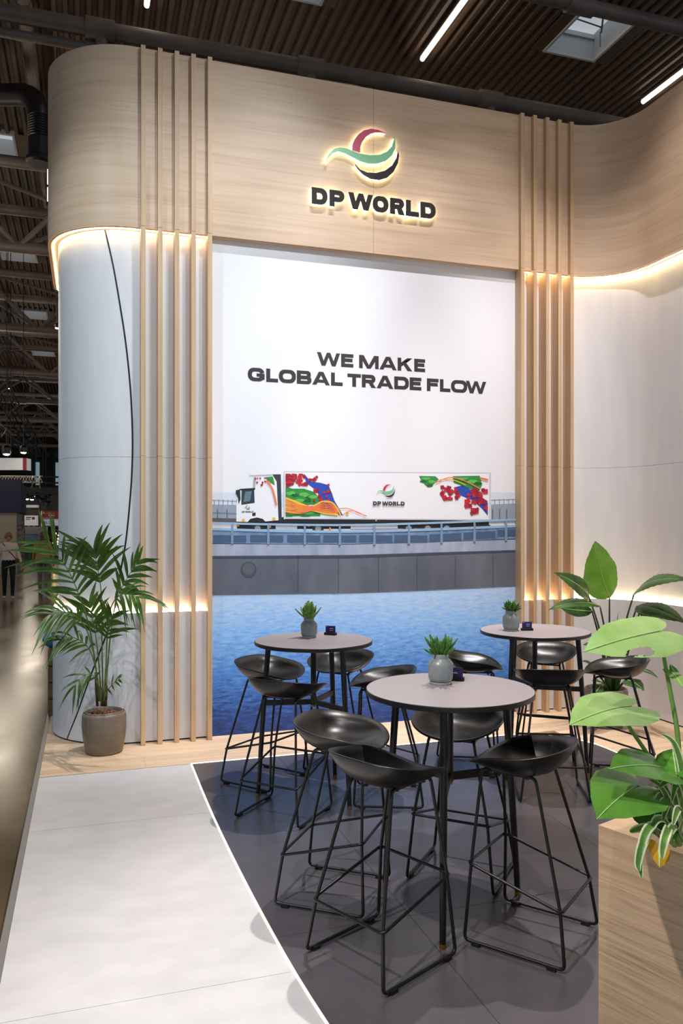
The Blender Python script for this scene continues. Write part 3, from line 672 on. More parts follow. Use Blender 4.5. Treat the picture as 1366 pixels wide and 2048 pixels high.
# vases with succulents
def vase(px, py, label, s=1.0):
    p = onZ(px, py, ZTAB); t = thing('succulent_vase', label, 'potted plant', (p.x, p.y, ZTAB), 0, 'grey vases with succulents')
    q = lambda L: [(r*s, z*s) for r, z in L]
    v = MB().lathe(q([(.048, .012), (.0545, .016), (.0605, .03), (.0628, .07), (.063, .098), (.0615, .104), (.044, .124), (.0395, .128), (.0395, .146), (.0375, .149), (.035, .147), (.035, .12)]), 40).build('vase', 'vase', t, smooth=True)
    MB().lathe(q([(.052, 0), (.0545, .004), (.053, .0125), (.047, .0135)]), 40).build('vase_foot', 'vase_foot', v, smooth=True)
    MB().lathe(q([(.034, .136), (.001, .142)]), 20).build('soil', 'soil', t)
    return t
def finger(t, base, d, L, r, m, name='leaf', flatten=1.0, tip=None, bend=.3):
    d = Vector(d).normalized(); side = d.cross(Vector((0, 0, 1)));
    if side.length < .05: side = Vector((1, 0, 0))
    side.normalize(); up = side.cross(d); n = 8; segs = 7; rows = []; c = Vector(base)
    prof = [.45, .75, .95, 1, 1, .88, .4] if flatten > .45 else [.4, .75, .97, 1, .97, .8, .34]
    vs = []
    for i in range(segs):
        k = i/(segs-1); cc = Vector(base)+d*L*k+Vector((0, 0, 1))*bend*L*k*k
        for j in range(n): a = 2*PI*j/n; vs.append(cc+side*math.cos(a)*r*prof[i]+up*math.sin(a)*r*flatten*prof[i])
    mb = MB(); mb.add(vs, [(i*n+j, i*n+(j+1) % n, (i+1)*n+(j+1) % n, (i+1)*n+j) for i in range(segs-1) for j in range(n)]+[tuple(range(n)), tuple((segs-1)*n+j for j in range(n))])
    o = mb.build(name, m, t, smooth='all')
    if tip:
        MB().ball((Vector(vs[(segs-1)*n])+Vector(vs[(segs-1)*n+n//2]))/2, r*.22, 6, 4).build('leaf_tip', tip, o, smooth='all')
    return o
rr = random.Random(11)
v1 = vase(881, 1367, 'grey stoneware vase of finger-shaped succulent on the nearest table')
for k in range(46):
    a = rr.uniform(0, 2*PI); e = rr.uniform(.25, 1.45); d = (math.cos(a)*math.cos(e), math.sin(a)*math.cos(e), math.sin(e))
    finger(v1, (.016*math.cos(a), .016*math.sin(a), .138), d, rr.uniform(.065, .10), rr.uniform(.0052, .0068), 'finger', bend=.18)
v2 = vase(618, 1275, 'grey stoneware vase of broad red-tipped succulent leaves on the rear left table', .93)
for a, e, L in [(200, .55, .105), (160, .9, .085), (120, 1.2, .1), (100, 1.35, .11), (60, 1.3, .105), (35, 1.0, .09), (350, .7, .1), (300, .45, .075), (255, .5, .075), (330, 1.0, .085), (230, 1.0, .085), (80, .8, .08)]:
    a = math.radians(a-18); finger(v2, (.012*math.cos(a), .012*math.sin(a), .128), (math.cos(a)*math.cos(e), math.sin(a)*math.cos(e), math.sin(e)), L*.95, .024, 'succ', flatten=.26, tip='succ_tip', bend=.22)
v3 = vase(1022, 1261, 'grey stoneware vase of small bushy succulent on the rear right table')
for k in range(70):
    a = rr.uniform(0, 2*PI); e = rr.uniform(.2, 1.5); d = (math.cos(a)*math.cos(e), math.sin(a)*math.cos(e), math.sin(e))
    finger(v3, (.02*math.cos(a), .02*math.sin(a), .136+.02*rr.random()), d, rr.uniform(.04, .075), rr.uniform(.006, .008), 'finger', flatten=.5, bend=.15)

def card(px, py, ang, label, logo=False):
    p = onZ(px, py, ZTAB); t = thing('card_holder', label, 'card holder', (p.x, p.y, ZTAB), math.radians(ang), 'card holders on the tables')
    MB().box(-.044, .044, -.017, .017, 0, .018).build('holder_base', 'rubber', t, bevel=.0015)
    c = MB().box(-.0375, .0375, -.001, .001, .012, .066).build('card', 'purple', t)
    MB().box(-.0375, .0375, .0011, .0016, .012, .066).build('card_back', 'cardwhite', c)
    if logo:
        MB().box(-.011, .011, -.0016, -.0011, .037, .0405).build('card_lettering', 'cardwhite', c)
        MB().tube([(-.004, -.0014, .046), (0, -.0014, .0445), (.004, -.0014, .047)], .0007, 5).build('card_emblem', 'cardwhite', c)
    else:
        b = MB(); b.box(-.006, .022, -.0016, -.0011, .047, .0495); b.box(-.006, .018, -.0016, -.0011, .0435, .0455)
        b.box(-.006, .024, -.0016, -.0011, .034, .0355); b.box(-.006, .016, -.0016, -.0011, .031, .0325); b.box(-.033, -.022, -.0016, -.0011, .058, .061)
        tag(b.build('card_lettering', 'navyprint', c), kind='stuff')
card(911, 1361, -32, 'black card holder with plain violet card on the nearest table', True)
card(661, 1270, -38, 'black card holder with violet card on the rear left table')
card(1054, 1261, -12, 'black card holder with violet card on the rear right table')

# ================================================================== PLANTS
def blade(m, a, tip, nrm, width, prof, sag=0.0, fold=.15, n=12, cross=4, curl=0.0, rip=0.0):
    """a curved leaf sheet from a to tip; prof(t)->half width share"""
    a = Vector(a); tip = Vector(tip); ax = tip-a; L = ax.length; t0 = ax.normalized(); nv = Vector(nrm); nv = (nv-t0*nv.dot(t0)).normalized(); sd = t0.cross(nv)
    rows = []
    for i in range(n+1):
        t = i/n; c = a+ax*t+nv*(sag*L*4*t*(1-t)); wd = width*prof(t); row = []
        for j in range(-cross, cross+1):
            u = j/cross; row.append(c+sd*(u*wd)+nv*(abs(u)*wd*fold-curl*u*u*wd+rip*math.sin(70*(t-.25*abs(u)))*abs(u)))
        rows.append(row)
    return m.grid(rows)
lance = lambda t: max(.02, math.sin(PI*min(1, t**.75))**.8)
def heart(parent, off, attach, tip, nrm, width, m, name='leaf', sag=.08, fold=.12, lobe=.24, split=None, droop=0.0, side_bias=0.0):
    """heart-shaped leaf with basal lobes and a notch at the stalk, optional hole"""
    a = Vector(attach); tp = Vector(tip); ax = tp-a; L = ax.length; t0 = ax.normalized(); nv = Vector(nrm); nv = (nv-t0*nv.dot(t0)).normalized(); sd = t0.cross(nv)
    NA, NR = 144, 24
    def outline(ph):                     # ph from -pi..pi, 0 = tip; returns (along, across) with stalk at origin
        k = abs(ph)/PI; s = 1 if ph >= 0 else -1
        P = [(0, 1.0, 0), (.06, .93, .07), (.16, .78, .24), (.30, .52, .42), (.46, .22, .5), (.62, -.04, .46), (.76, -lobe*.85, .34), (.88, -lobe, .18), (.96, -lobe*.6, .06), (1.0, 0.0, 0.0)]
        for q in range(len(P)-1):
            if P[q][0] <= k <= P[q+1][0]:
                f = (k-P[q][0])/(P[q+1][0]-P[q][0]); 
                return (P[q][1]*(1-f)+P[q+1][1]*f, s*(P[q][2]*(1-f)+P[q+1][2]*f))
    rows = []
    for i in range(NR+1):
        r = i/NR; row = []
        for k in range(NA+1):
            ph = -PI+2*PI*k/NA; x, y = outline(ph)
            u = x*r*L; v = y*r*width*(1+side_bias*(1 if ph > 0 else -1))
            h = sag*L*(1-(x*r-.3)**2*1.6)+fold*abs(v)-droop*L*max(0, x*r)**2 - .10*L*(y*r)**2 + .010*L*math.sin(9*x*r+3)*abs(y*r)*2
            row.append(a+t0*u+sd*v+nv*(h-sag*L*(1-.09*1.6)))
        rows.append(row)
    mb = MB(); mb.grid(rows)
    if split:
        keep = []; fs = []
        for f in mb.f:
            c = sum((Vector(mb.v[i]) for i in f), Vector())/len(f)-a; x = c.dot(t0)/L; y = c.dot(sd)/width
            if any((x-sx)**2/rx**2+(y-sy)**2/ry**2 < 1 for sx, sy, rx, ry in split): continue
            fs.append(f)
        mb.f = fs
    o = mb.build(name, m, parent, smooth='all', off=off)
    rib_ = [a+t0*L*k/6+nv*(sag*L*(1-(k/6-.3)**2*1.6)-sag*L*(1-.144)-droop*L*(k/6)**2+.0012) for k in range(7)]
    MB().tube(rib_, [.0021]*6+[.0008], 5).build('midrib', 'mon_rib', o, smooth='all', off=off)
    return o
# -- kentia palm
PC = Vector((.135, 6.775, 0)); PD = PC.dot(FV)
palm = thing('potted_palm', 'feathery palm in a round taupe ceramic pot beside the white column', 'potted plant', PC)
pot = MB().lathe([(.135, 0), (.148, .012), (.168, .12), (.176, .22), (.174, .30), (.168, .322), (.160, .328), (.158, .318), (.152, .318), (.150, .332), (.145, .336), (.141, .330), (.138, .28)], 48).build('pot', 'pot', palm, smooth=True)
MB().lathe([(.139, .300), (.07, .306), (.001, .308)], 28).build('soil', 'soil', palm)
b = MB(); r3 = random.Random(5)
for k in range(240):
    a = r3.uniform(0, 2*PI); q = .134*math.sqrt(r3.random()); b.ball((q*math.cos(a), q*math.sin(a), .308+r3.uniform(-.003, .006)), r3.uniform(.005, .010), 5, 4)
tag(b.build('clay_granulate', 'pebble', palm), kind='stuff')
def frond(parent, off, pts, r0, t_start, nl, L0, wd, m='palm', droop=.35, nrm=None, seed=1, asym=0.0, fwdk=.75):
    rg = random.Random(seed); c = smoothcurve(pts, 8); n = len(c)
    st = MB().tube(c, [r0*(1-.75*i/n) for i in range(n)], 6).build('frond', 'palm_stem', parent, smooth='all', off=off)
    i0 = int(n*t_start)
    for k in range(nl):
        t = k/(nl-1); i = min(n-2, int(i0+(n-1-i0)*t)); p = c[i]; tg = (c[i+1]-c[max(0, i-1)]).normalized()
        nv = Vector(nrm) if nrm else (-FV*.8+UV*.6); nv = (nv-tg*nv.dot(tg)).normalized(); sd = tg.cross(nv)
        for s in (1, -1):
            L = L0*1.3*(.5+.7*math.sin(PI*(.15+.7*t)))*rg.uniform(.75, 1.18)*(1+asym*s)
            d = (tg*(fwdk+.5*t+rg.uniform(-.15, .2))+sd*s*(1-.35*t)+nv*rg.uniform(-.15, .45)).normalized(); rows = []; w0 = wd*1.45*rg.uniform(.8, 1.15)
            dr = droop*rg.uniform(.5, 1.7)
            for q in range(8):
                u = q/7; pp = p+d*L*u-UV*dr*L*u*u; ww = w0*max(.04, math.sin(PI*(.08+.92*u)**.8)); dd = (d-UV*2*dr*u).normalized(); sv = dd.cross(nv); sv.normalize()
                rows.append([pp-sv*ww, pp+nv*ww*-.35, pp+sv*ww])
            MB().grid(rows).build('leaflet', m, st, smooth='all', off=off)
def PX(L, dd0, dd1): return [at(x, y, PD+dd0+(dd1-dd0)*i/(len(L)-1)) for i, (x, y) in enumerate(L)]
FR = [([(200, 1402), (182, 1270), (158, 1190), (130, 1130), (92, 1084)], 0, -.35, .5, 11, .30, .0105, .30),
      ([(206, 1402), (204, 1290), (203, 1195), (196, 1140), (187, 1100)], 0, -.15, .62, 10, .27, .0125, .22),
      ([(210, 1402), (220, 1280), (232, 1205), (252, 1160), (278, 1122)], 0, -.12, .58, 9, .20, .0110, .25),
      ([(211, 1402), (214, 1280), (222, 1215), (246, 1188), (278, 1196)], .02, -.35, .6, 9, .20, .0085, .5),
      ([(198, 1402), (188, 1310), (168, 1250), (136, 1226), (100, 1228)], -.02, -.40, .55, 9, .20, .0085, .45),
      ([(201, 1402), (192, 1340), (178, 1298), (150, 1276), (122, 1280)], -.04, -.30, .5, 8, .17, .0080, .5),
      ([(203, 1402), (198, 1330), (192, 1275), (186, 1240), (178, 1205)], .03, -.05, .55, 7, .20, .0115, .15),
      ([(208, 1402), (212, 1330), (214, 1285), (218, 1255), (224, 1232)], -.02, -.2, .55, 7, .21, .0100, .2),
      ([(203, 1402), (198, 1372), (184, 1350), (166, 1352), (150, 1372)], -.05, -.25, .4, 5, .12, .0085, .5),
      ([(207, 1402), (213, 1385), (221, 1373), (229, 1365), (237, 1360)], -.05, -.15, .35, 4, .09, .0075, .2)]
for i, (L, d0, d1, ts, nl, L0, wd, dr) in enumerate(FR):
    frond(palm, PC, PX(L, d0, d1), .0075 if i < 8 else .005, ts, nl, L0, wd, 'palm', dr, seed=20+i)
M['husk'] = noise_mat('brown_husk', srgb(74, 52, 34), srgb(134, 100, 68), (20, 20, 6), 4, 4, .8)
for x, h_, dx in ((192, 1345, -.01), (204, 1372, 0), (214, 1350, .012), (208, 1380, .0)):
    MB().tube([at(x+ (203-x)*.25, 1412, PD), at(x, (h_+1412)/2, PD-.01), at(x-2, h_, PD-.02)], [.011, .009, .003], 7).build('stem_husk', 'husk', palm, smooth='all', off=PC)

# -- bird-of-paradise plant in the right corner
BC = Vector((4.56, 6.24, 0)); BD = BC.dot(FV)
bop = thing('potted_broadleaf', 'tall broad-leaved plant in a taupe pot in the rounded white corner', 'potted plant', BC)
MB().lathe([(.14, 0), (.153, .012), (.186, .16), (.196, .27), (.194, .325), (.188, .345), (.180, .350), (.176, .344), (.172, .352), (.168, .346), (.164, .29)], 48).build('pot', 'pot', bop, smooth=True)
MB().lathe([(.166, .31), (.08, .318), (.001, .32)], 28).build('soil', 'soil', bop)
def bpx(x, y, d): return at(x, y, BD+d)
def sleaf(base, tip, width, nrm, m, sag, stalk, fold=.18, ripple=True):
    t0 = bpx(*base); t1 = bpx(*tip); mb = MB()
    pr = lambda t: max(.015, (math.sin(PI*t**.66)**.85)*(1+(.025*math.sin(19*t) if ripple else 0)))
    blade(mb, t0, t1, nrm, width, pr, sag, fold, 60, 6, .25, .0022)
    o = mb.build('leaf', m, bop, smooth='all', off=BC)
    ax = t1-t0; nv = Vector(nrm); nv = (nv-ax.normalized()*nv.dot(ax.normalized())).normalized()
    MB().tube([t0+ax*k/8+nv*(sag*ax.length*4*(k/8)*(1-k/8)+.001) for k in range(8)], [.005*(1-k/9) for k in range(8)], 5).build('midrib', 'mon_rib', o, smooth='all', off=BC)
    sp = smoothcurve([bpx(*s) for s in stalk]+[t0], 6); n = len(sp)
    MB().tube(sp, [.013-.007*i/n for i in range(n)], 7).build('stalk', 'strel', bop, smooth='all', off=BC)
NC = -FV
sleaf((1219, 1196, -.05), (1190, 1082, -.25), .19, NC+RV*.2+UV*.25, 'strel_l', -.05, [(1222, 1388, 0), (1219, 1290, -.02)], .12)
sleaf((1178, 1194, -.2), (1108, 1145, -.45), .085, NC*1.0+UV*.5, 'strel', .10, [(1216, 1388, 0), (1204, 1280, -.08)], .3)
sleaf((1200, 1212, -.12), (1097, 1220, -.5), .085, NC*.5+UV, 'strel', .08, [(1218, 1388, 0), (1214, 1290, -.04)], .25)
sleaf((1184, 1222, -.1), (1120, 1214, -.25), .06, NC*.7+UV*.2, 'strel', -.12, [(1214, 1388, 0), (1204, 1300, -.05)], .3)
sleaf((1268, 1188, -.1), (1380, 1160, -.85), .10, NC*1.0+UV*.5, 'strel', .10, [(1229, 1388, 0), (1248, 1260, -.05)], .2)
sleaf((1274, 1212, -.15), (1372, 1246, -.75), .105, NC*.7+UV*.8-RV*.3, 'strel', .06, [(1231, 1388, 0), (1254, 1280, -.08)], .2)
sleaf((1282, 1214, -.2), (1322, 1262, -.55), .055, NC*.9+UV*.3, 'strel', -.05, [(1231, 1388, 0), (1260, 1290, -.12)], .3)
sleaf((1206, 1294, -.15), (1166, 1290, -.32), .055, NC*.4+UV, 'strel', .05, [(1216, 1388, 0), (1212, 1340, -.08)], .2)
sleaf((1196, 1345, -.15), (1164, 1322, -.3), .05, NC*.6+UV, 'strel', .1, [(1218, 1388, -.02), (1208, 1365, -.1)], .25)
sleaf((1262, 1350, -.2), (1316, 1356, -.5), .045, NC*.5+UV, 'strel', .18, [(1228, 1388, 0), (1244, 1368, -.1)], .2)
sleaf((1252, 1360, -.2), (1288, 1382, -.45), .075, NC*.8+UV*.6, 'strel', .10, [(1228, 1388, 0), (1240, 1372, -.1)], .15)
sleaf((1200, 1372, -.2), (1180, 1398, -.34), .05, NC*.8+UV*.4, 'strel', .12, [(1216, 1390, -.02), (1208, 1376, -.12)], .2)
sleaf((1208, 1370, -.15), (1184, 1362, -.3), .045, NC*.5+UV, 'strel', .1, [(1218, 1390, 0), (1212, 1376, -.08)], .2)
for x, y, d in ((1236, 1225, -.04), (1228, 1240, .02), (1208, 1300, -.02), (1240, 1300, .02)):
    MB().tube([bpx(1222+(x-1222)*.15, 1390, d*.3), bpx(1222+(x-1222)*.5, (1390+y)/2, d*.6), bpx(x, y, d)], [.012, .009, .003], 7).build('stalk', 'strel', bop, smooth='all', off=BC)

# ================================================================== PLANTER BOX with monstera and spider plants
ZP = .80
pc = onZ(1197, 1650, ZP); pe = onZ(1259, 1626, ZP); U = Vector((pe.x-pc.x, pe.y-pc.y, 0)).normalized(); V = Vector((U.y, -U.x, 0))
base = Vector((pc.x, pc.y, 0)); planter = thing('planter_box', 'large pale oak planter box at the right edge in front of the tables', 'planter', base)
def PB(u, v, z): return base+U*u+V*v+UV*z
def pbox(u0, u1, v0, v1, z0, z1, name, m):
    b = MB(); b.add([PB(u0, v0, z0), PB(u1, v0, z0), PB(u1, v1, z0), PB(u0, v1, z0), PB(u0, v0, z1), PB(u1, v0, z1), PB(u1, v1, z1), PB(u0, v1, z1)], [(3,2,1,0),(4,5,6,7),(0,1,5,4),(1,2,6,5),(2,3,7,6),(3,0,4,7)])
    return b.build(name, m, planter, off=base)
LU, LV, TW = 1.3, 1.25, .085
pbox(0, TW, 0, LV, 0, ZP, 'side_panel', 'wood_p'); pbox(LU-TW, LU, 0, LV, 0, ZP, 'side_panel', 'wood_p')
pbox(TW, LU-TW, 0, TW, 0, ZP, 'side_panel', 'wood_p'); pbox(TW, LU-TW, LV-TW, LV, 0, ZP, 'side_panel', 'wood_p')
pbox(TW, LU-TW, TW, LV-TW, 0, ZP-.05, 'soil', 'soil')
MP = PB(.34, .28, ZP-.05); MD = MP.dot(FV)
mon = thing('monstera_plant', 'glossy split-leaf plant growing out of the oak planter', 'plant', MP)
def mp_(x, y, d): return at(x, y, d)
up = UV
def mleaf(at_, tip, width, nrm, m, stalk, **k):
    o = heart(mon, MP, mp_(*at_), mp_(*tip), nrm, width, m, **k)
    if stalk:
        sp = smoothcurve([mp_(*at_)]+[mp_(*s) for s in stalk], 6); n = len(sp)
        MB().tube(sp, [.0045+.005*i/n for i in range(n)], 8).build('stalk', 'mon_stem', mon, smooth='all', off=MP)
mleaf((1320, 1262, 2.62), (1172, 1292, 2.44), .20, NC*.55+up*.85+RV*.1, 'mon_l', [(1325, 1300, 2.60), (1340, 1380, 2.58), (1356, 1480, 2.55), (1362, 1640, 2.52)], sag=.03, fold=-.03, lobe=.22, split=[(.48, -.30, .17, .075), (.40, -.36, .1, .06)], droop=.05)
mleaf((1262, 1412, 2.58), (1148, 1426, 2.36), .20, NC*.45+up*.9, 'mon_l', [(1250, 1438, 2.57), (1296, 1510, 2.56), (1330, 1575, 2.54), (1362, 1640, 2.52)], sag=.04, fold=.05, lobe=.3, droop=.10)
mleaf((1326, 1536, 2.50), (1224, 1528, 2.32), .17, NC*.5+up*.9, 'mon_m', [(1318, 1560, 2.50), (1340, 1620, 2.50), (1362, 1680, 2.50)], sag=.10, fold=.12, lobe=.1)
mleaf((1274, 1572, 2.46), (1200, 1622, 2.24), .225, NC*.5+up*.9, 'mon_m', [(1290, 1585, 2.47), (1330, 1630, 2.48), (1360, 1690, 2.49)], sag=.10, fold=.08, lobe=.34, droop=.03)
mleaf((1304, 1650, 2.42), (1316, 1592, 2.50), .165, NC*.9+up*.4, 'mon_d', [(1325, 1668, 2.44), (1350, 1690, 2.48)], sag=-.06, fold=.12, lobe=.25)
mleaf((1352, 1546, 2.50), (1345, 1496, 2.58), .13, NC*.8+up*.6, 'mon_m', [(1356, 1580, 2.50), (1362, 1650, 2.50)], sag=.05, fold=.1, lobe=.15)
mleaf((1340, 1340, 2.60), (1366, 1372, 2.50), .05, NC*.7+up*.5, 'mon_l', None, sag=.05, lobe=.1)
mleaf((1352, 1352, 2.58), (1340, 1328, 2.60), .03, NC*.9+up*.3, 'mon_m', None, sag=.05, lobe=.1)
MB().tube(smoothcurve([mp_(1392, 1640, 2.52), mp_(1356, 1580, 2.52), mp_(1334, 1552, 2.52), mp_(1316, 1530, 2.53)], 6), .0085, 8).build('stalk', 'mon_stem', mon, smooth='all', off=MP)
yl_ = heart(mon, MP, mp_(1316, 1690, 2.28), mp_(1320, 1735, 2.22), NC+up*.2, .07, 'yellow', 'leaf', sag=.05, lobe=.15); yl_['label'] = 'single yellowed leaf'
SPP = PB(.22, .36, ZP-.05)
sp_ = thing('spider_plant', 'striped green and cream arching leaves at the foot of the planter greenery', 'plant', SPP)
def strap(pts, wd, wide_cream=True):
    c = smoothcurve(pts, 6); n = len(c); mid = MB(); e1 = []; mids = []
    rg = []; rows_g = []; rows_a = []; rows_b = []
    for i, p in enumerate(c):
        t = (c[min(i+1, n-1)]-c[max(i-1, 0)]).normalized(); nv = (NC*.7+up*.7); nv = nv-t*nv.dot(t); nv.normalize(); s = t.cross(nv); u = i/(n-1)
        ww = wd*max(.05, math.sin(PI*(.16+.82*u))**.6); rows_g.append([p-s*ww*.62, p-nv*ww*.25, p+s*ww*.62]); rows_a.append([p-s*ww, p-s*ww*.6]); rows_b.append([p+s*ww*.6, p+s*ww])
    o = MB().grid(rows_g).build('leaf', 'spider', sp_, smooth='all', off=SPP)
    MB().grid(rows_a).build('leaf_margin', 'spider_w', o, smooth='all', off=SPP); MB().grid(rows_b).build('leaf_margin', 'spider_w', o, smooth='all', off=SPP)
for pts in [[(1318, 1672, 2.34), (1306, 1650, 2.30), (1290, 1668, 2.25), (1280, 1712, 2.22), (1283, 1756, 2.20)], [(1322, 1676, 2.34), (1300, 1662, 2.28), (1284, 1690, 2.23), (1276, 1726, 2.21), (1279, 1742, 2.20)],
            [(1335, 1668, 2.36), (1338, 1654, 2.30), (1330, 1675, 2.24), (1325, 1700, 2.22), (1324, 1718, 2.21)], [(1330, 1672, 2.38), (1300, 1655, 2.34), (1275, 1658, 2.30), (1260, 1664, 2.28)],
            [(1340, 1660, 2.44), (1335, 1600, 2.44), (1318, 1570, 2.42), (1300, 1560, 2.40)], [(1350, 1660, 2.46), (1352, 1590, 2.46), (1340, 1560, 2.45), (1318, 1575, 2.42)],
            [(1356, 1660, 2.5), (1366, 1560, 2.5), (1350, 1490, 2.52), (1324, 1468, 2.52)], [(1352, 1660, 2.48), (1338, 1610, 2.46), (1322, 1590, 2.42), (1308, 1612, 2.38)],
            [(1360, 1665, 2.48), (1350, 1620, 2.44), (1335, 1608, 2.40), (1326, 1640, 2.34)], [(1370, 1665, 2.5), (1362, 1600, 2.46), (1352, 1570, 2.44), (1344, 1600, 2.40)],
            [(1358, 1670, 2.44), (1366, 1630, 2.38), (1356, 1618, 2.34), (1346, 1650, 2.30)], [(1345, 1672, 2.40), (1330, 1640, 2.36), (1312, 1640, 2.32), (1300, 1668, 2.28)], [(1364, 1672, 2.42), (1350, 1652, 2.36), (1340, 1664, 2.32), (1336, 1684, 2.28)]]:
    strap([at(*p) for p in pts], .0135)

# ================================================================== HALL
M['deck'] = noise_mat('brown_trapezoid_deck', srgb(84, 64, 50), srgb(104, 82, 64), (1.5, .12, 1), 3, 4, .6)
M['tube'] = noise_mat('brown_grey_steel_tube', srgb(112, 98, 90), srgb(132, 116, 106), (1, 1, 1), 1.5, 3, .5)
M['tube_far'] = M['tube']
ZC = 11.0
SKX = [-2.2, 3.35, 8.95]; SKY = [12.7, 20.8, 28.9, 37.0, 45.1, 53.2, 61.3]
SW, SD = .58, .72
b = MB(); x = -26.0; P0 = .20
while x < 30:
    hole = [sx for sx in SKX if x < sx+SW and x+P0 > sx-SW]
    iv = [(-8, 118)]
    if hole:
        iv = []; y0 = -8
        for sy in ([12.7] if hole[0] > 0 else SKY[1:]): iv.append((y0, sy-SD)); y0 = sy+SD
        iv.append((y0, 118))
    for a, c in iv:
        for (xa, za), (xb, zb) in (((0, 0), (.07, 0)), ((.07, 0), (.10, .09)), ((.10, .09), (.17, .09)), ((.17, .09), (P0, 0))):
            b.add([(x+xa, a, ZC+za), (x+xb, a, ZC+zb), (x+xb, c, ZC+zb), (x+xa, c, ZC+za)], [(0, 1, 2, 3)])
    x += P0
tag(b.build('ceiling', 'deck'), 'dark brown ribbed metal hall ceiling', kind='structure')
M['pane'] = mat('frosted_daylight_pane', srgb(150, 154, 158), .3, emit=.42, ecol=(.86, .93, 1, 1)); M['skyframe'] = mat('white_skylight_frame', srgb(206, 206, 206), .5)
M['mech'] = mat('skylight_mechanism', srgb(120, 124, 130), .35, .8)
SKL = [(8.95, 12.7, 'square white-framed roof skylight with opening gear at the upper right'), (3.35, 12.7, 'roof skylight cut off by the top edge above the oak header')]
SKL += [(-2.2, y, q+' pale roof skylight counted along the aisle ceiling on the left') for y, q in zip(SKY[1:], ('first', 'second', 'third', 'fourth', 'fifth', 'sixth'))]
for sx, sy, lb in SKL:
    near = sy < 13; o = thing('skylight', lb, 'skylight', (sx, sy, ZC), 0, 'roof skylights'); zz = .55
    for q in ((-SW, SW, -SD, -SD+.05), (-SW, SW, SD-.05, SD), (-SW, -SW+.05, -SD+.05, SD-.05), (SW-.05, SW, -SD+.05, SD-.05)): MB().box(*q, -.03, zz).build('frame_side', 'skyframe', o)
    for q in ((-SW-.25, -SW, -SD-.02, SD+.02), (SW, SW+.25, -SD-.02, SD+.02)): MB().box(*q, -.004, .012).build('flashing', 'deck', o)
    MB().box(-SW+.05, SW-.05, -SD+.05, SD-.05, zz-.06, zz-.02).build('pane', 'pane', o)
    if near:
        for q in ((-SD+.05, -SD+.1), (SD-.1, SD-.05)): MB().box(-SW+.05, SW-.05, *q, zz-.18, zz-.1).build('inner_frame', 'skyframe', o)
        for q, r_ in (([(-.35, -.45, .3), (.2, -.1, .34), (.45, .3, .3)], .018), ([(-.4, .1, .32), (.4, .2, .32)], .014), ([(.42, .3, .3), (.42, .3, .02)], .012)): MB().tube(q, r_, 6).build('opening_gear', 'mech', o)
# ceiling line lights
M['tube_lamp'] = mat('lamp_tube', (1, .9, .75, 1), .4, emit=9, ecol=(1, .9, .74, 1))
for i, (lx, ly, lab) in enumerate([(.99, 12.75, 'line lamp just touching the top edge above the rounded column'), (6.19, 12.75, 'slim glowing line lamp on the ceiling above the sign'), (11.3, 12.75, 'slim glowing line lamp on the ceiling at the right edge')]):
    o = thing('ceiling_line_lamp', lab, 'lamp', (lx, ly, ZC-.12), 0, 'ceiling line lamps')
    MB().box(-.05, .05, -1.45, 1.45, .03, .08).build('lamp_housing', 'tube', o)
    MB().tube([(0, -1.45, 0), (0, 1.45, 0)], .045, 8).build('lamp_tube', 'tube_lamp', o, smooth=True)
    for q in (-1.2, 1.2): MB().tube([(0, q, .08), (0, q, .14)], .01, 5).build('hanger', 'tube', o)
# tubular roof trusses
def truss(y, label, full=True, xr=(-15, 16)):
    t = thing('roof_truss', label, 'roof truss', (0, y, 9.6), 0, 'tubular roof trusses')
    for dy, dz, r in ((-1.4, 0, .125), (1.4, 0, .125), (0, -1.35, .14)) if full else ((-1.4, 0, .11), (1.4, 0, .13), (1.55, -.22, .075)):
        MB().tube([(xr[0], dy, dz), (xr[1], dy, dz)], r, 10).build('chord', 'tube', t, smooth=True)
        for k in range(9):
            xx = xr[0]+1.6+3.4*k
            if xx < xr[1]: MB().tube([(xx-.22, dy, dz), (xx+.22, dy, dz)], r*1.3, 10).build('chord_sleeve', 'tube', t, smooth=True)
    for k in range(9):
        xa = xr[0]+1.6+3.4*k; xb = xa+1.7
        if xa > xr[1]: break
        for s in (-1.4, 1.4):
            if not full:
                if s > 0: MB().tube([(xa, s, 0), (xa+.1, s, -.75)], .09, 8).build('post', 'tube', t, smooth=True)
                continue
            MB().tube([(xa, s, 0), (xb, 0, -1.35)], .06, 7).build('brace', 'tube', t, smooth=True)
            MB().tube([(xb, 0, -1.35), (xa+3.4, s, 0)], .06, 7).build('brace', 'tube', t, smooth=True)
            MB().tube([(xa, s, 0), (xa, s, ZC-9.6)], .07, 7).build('post', 'tube', t, smooth=True)
        if full: MB().tube([(xa, -1.4, 0), (xa+3.4, 1.4, 0)], .05, 7).build('brace', 'tube', t, smooth=True)
        elif k % 2: MB().tube([(xa, 1.4, 0), (xa+2.2, 3.6, .9)], .07, 7).build('brace', 'tube', t, smooth=True)
    return t
names = ['nearest', 'second', 'third', 'fourth', 'fifth', 'sixth', 'seventh', 'eighth']
for k in range(8):
    truss(11.6+8.1*k, names[k]+' dark tubular roof truss crossing the hall, counted from the camera', k > 0, xr=(-15, 16) if k < 2 else (-15, 3))
for k, xx in enumerate((-9.2, -4.6, -1.0)):
    o = thing('roof_pipe', ['outermost', 'middle', 'innermost'][k]+' long round pipe running down the hall under the ceiling', 'pipe', (xx, 10, 10.45), 0, 'long ceiling pipes')
    MB().tube([(0, 0, 0), (0, 95, 0)], .11, 8).build('pipe', 'tube', o, smooth=True)
    for q in range(12): MB().tube([(0, 4+8*q, 0), (0, 4.3+8*q, 0)], .14, 8).build('pipe_collar', 'tube', o, smooth=True)
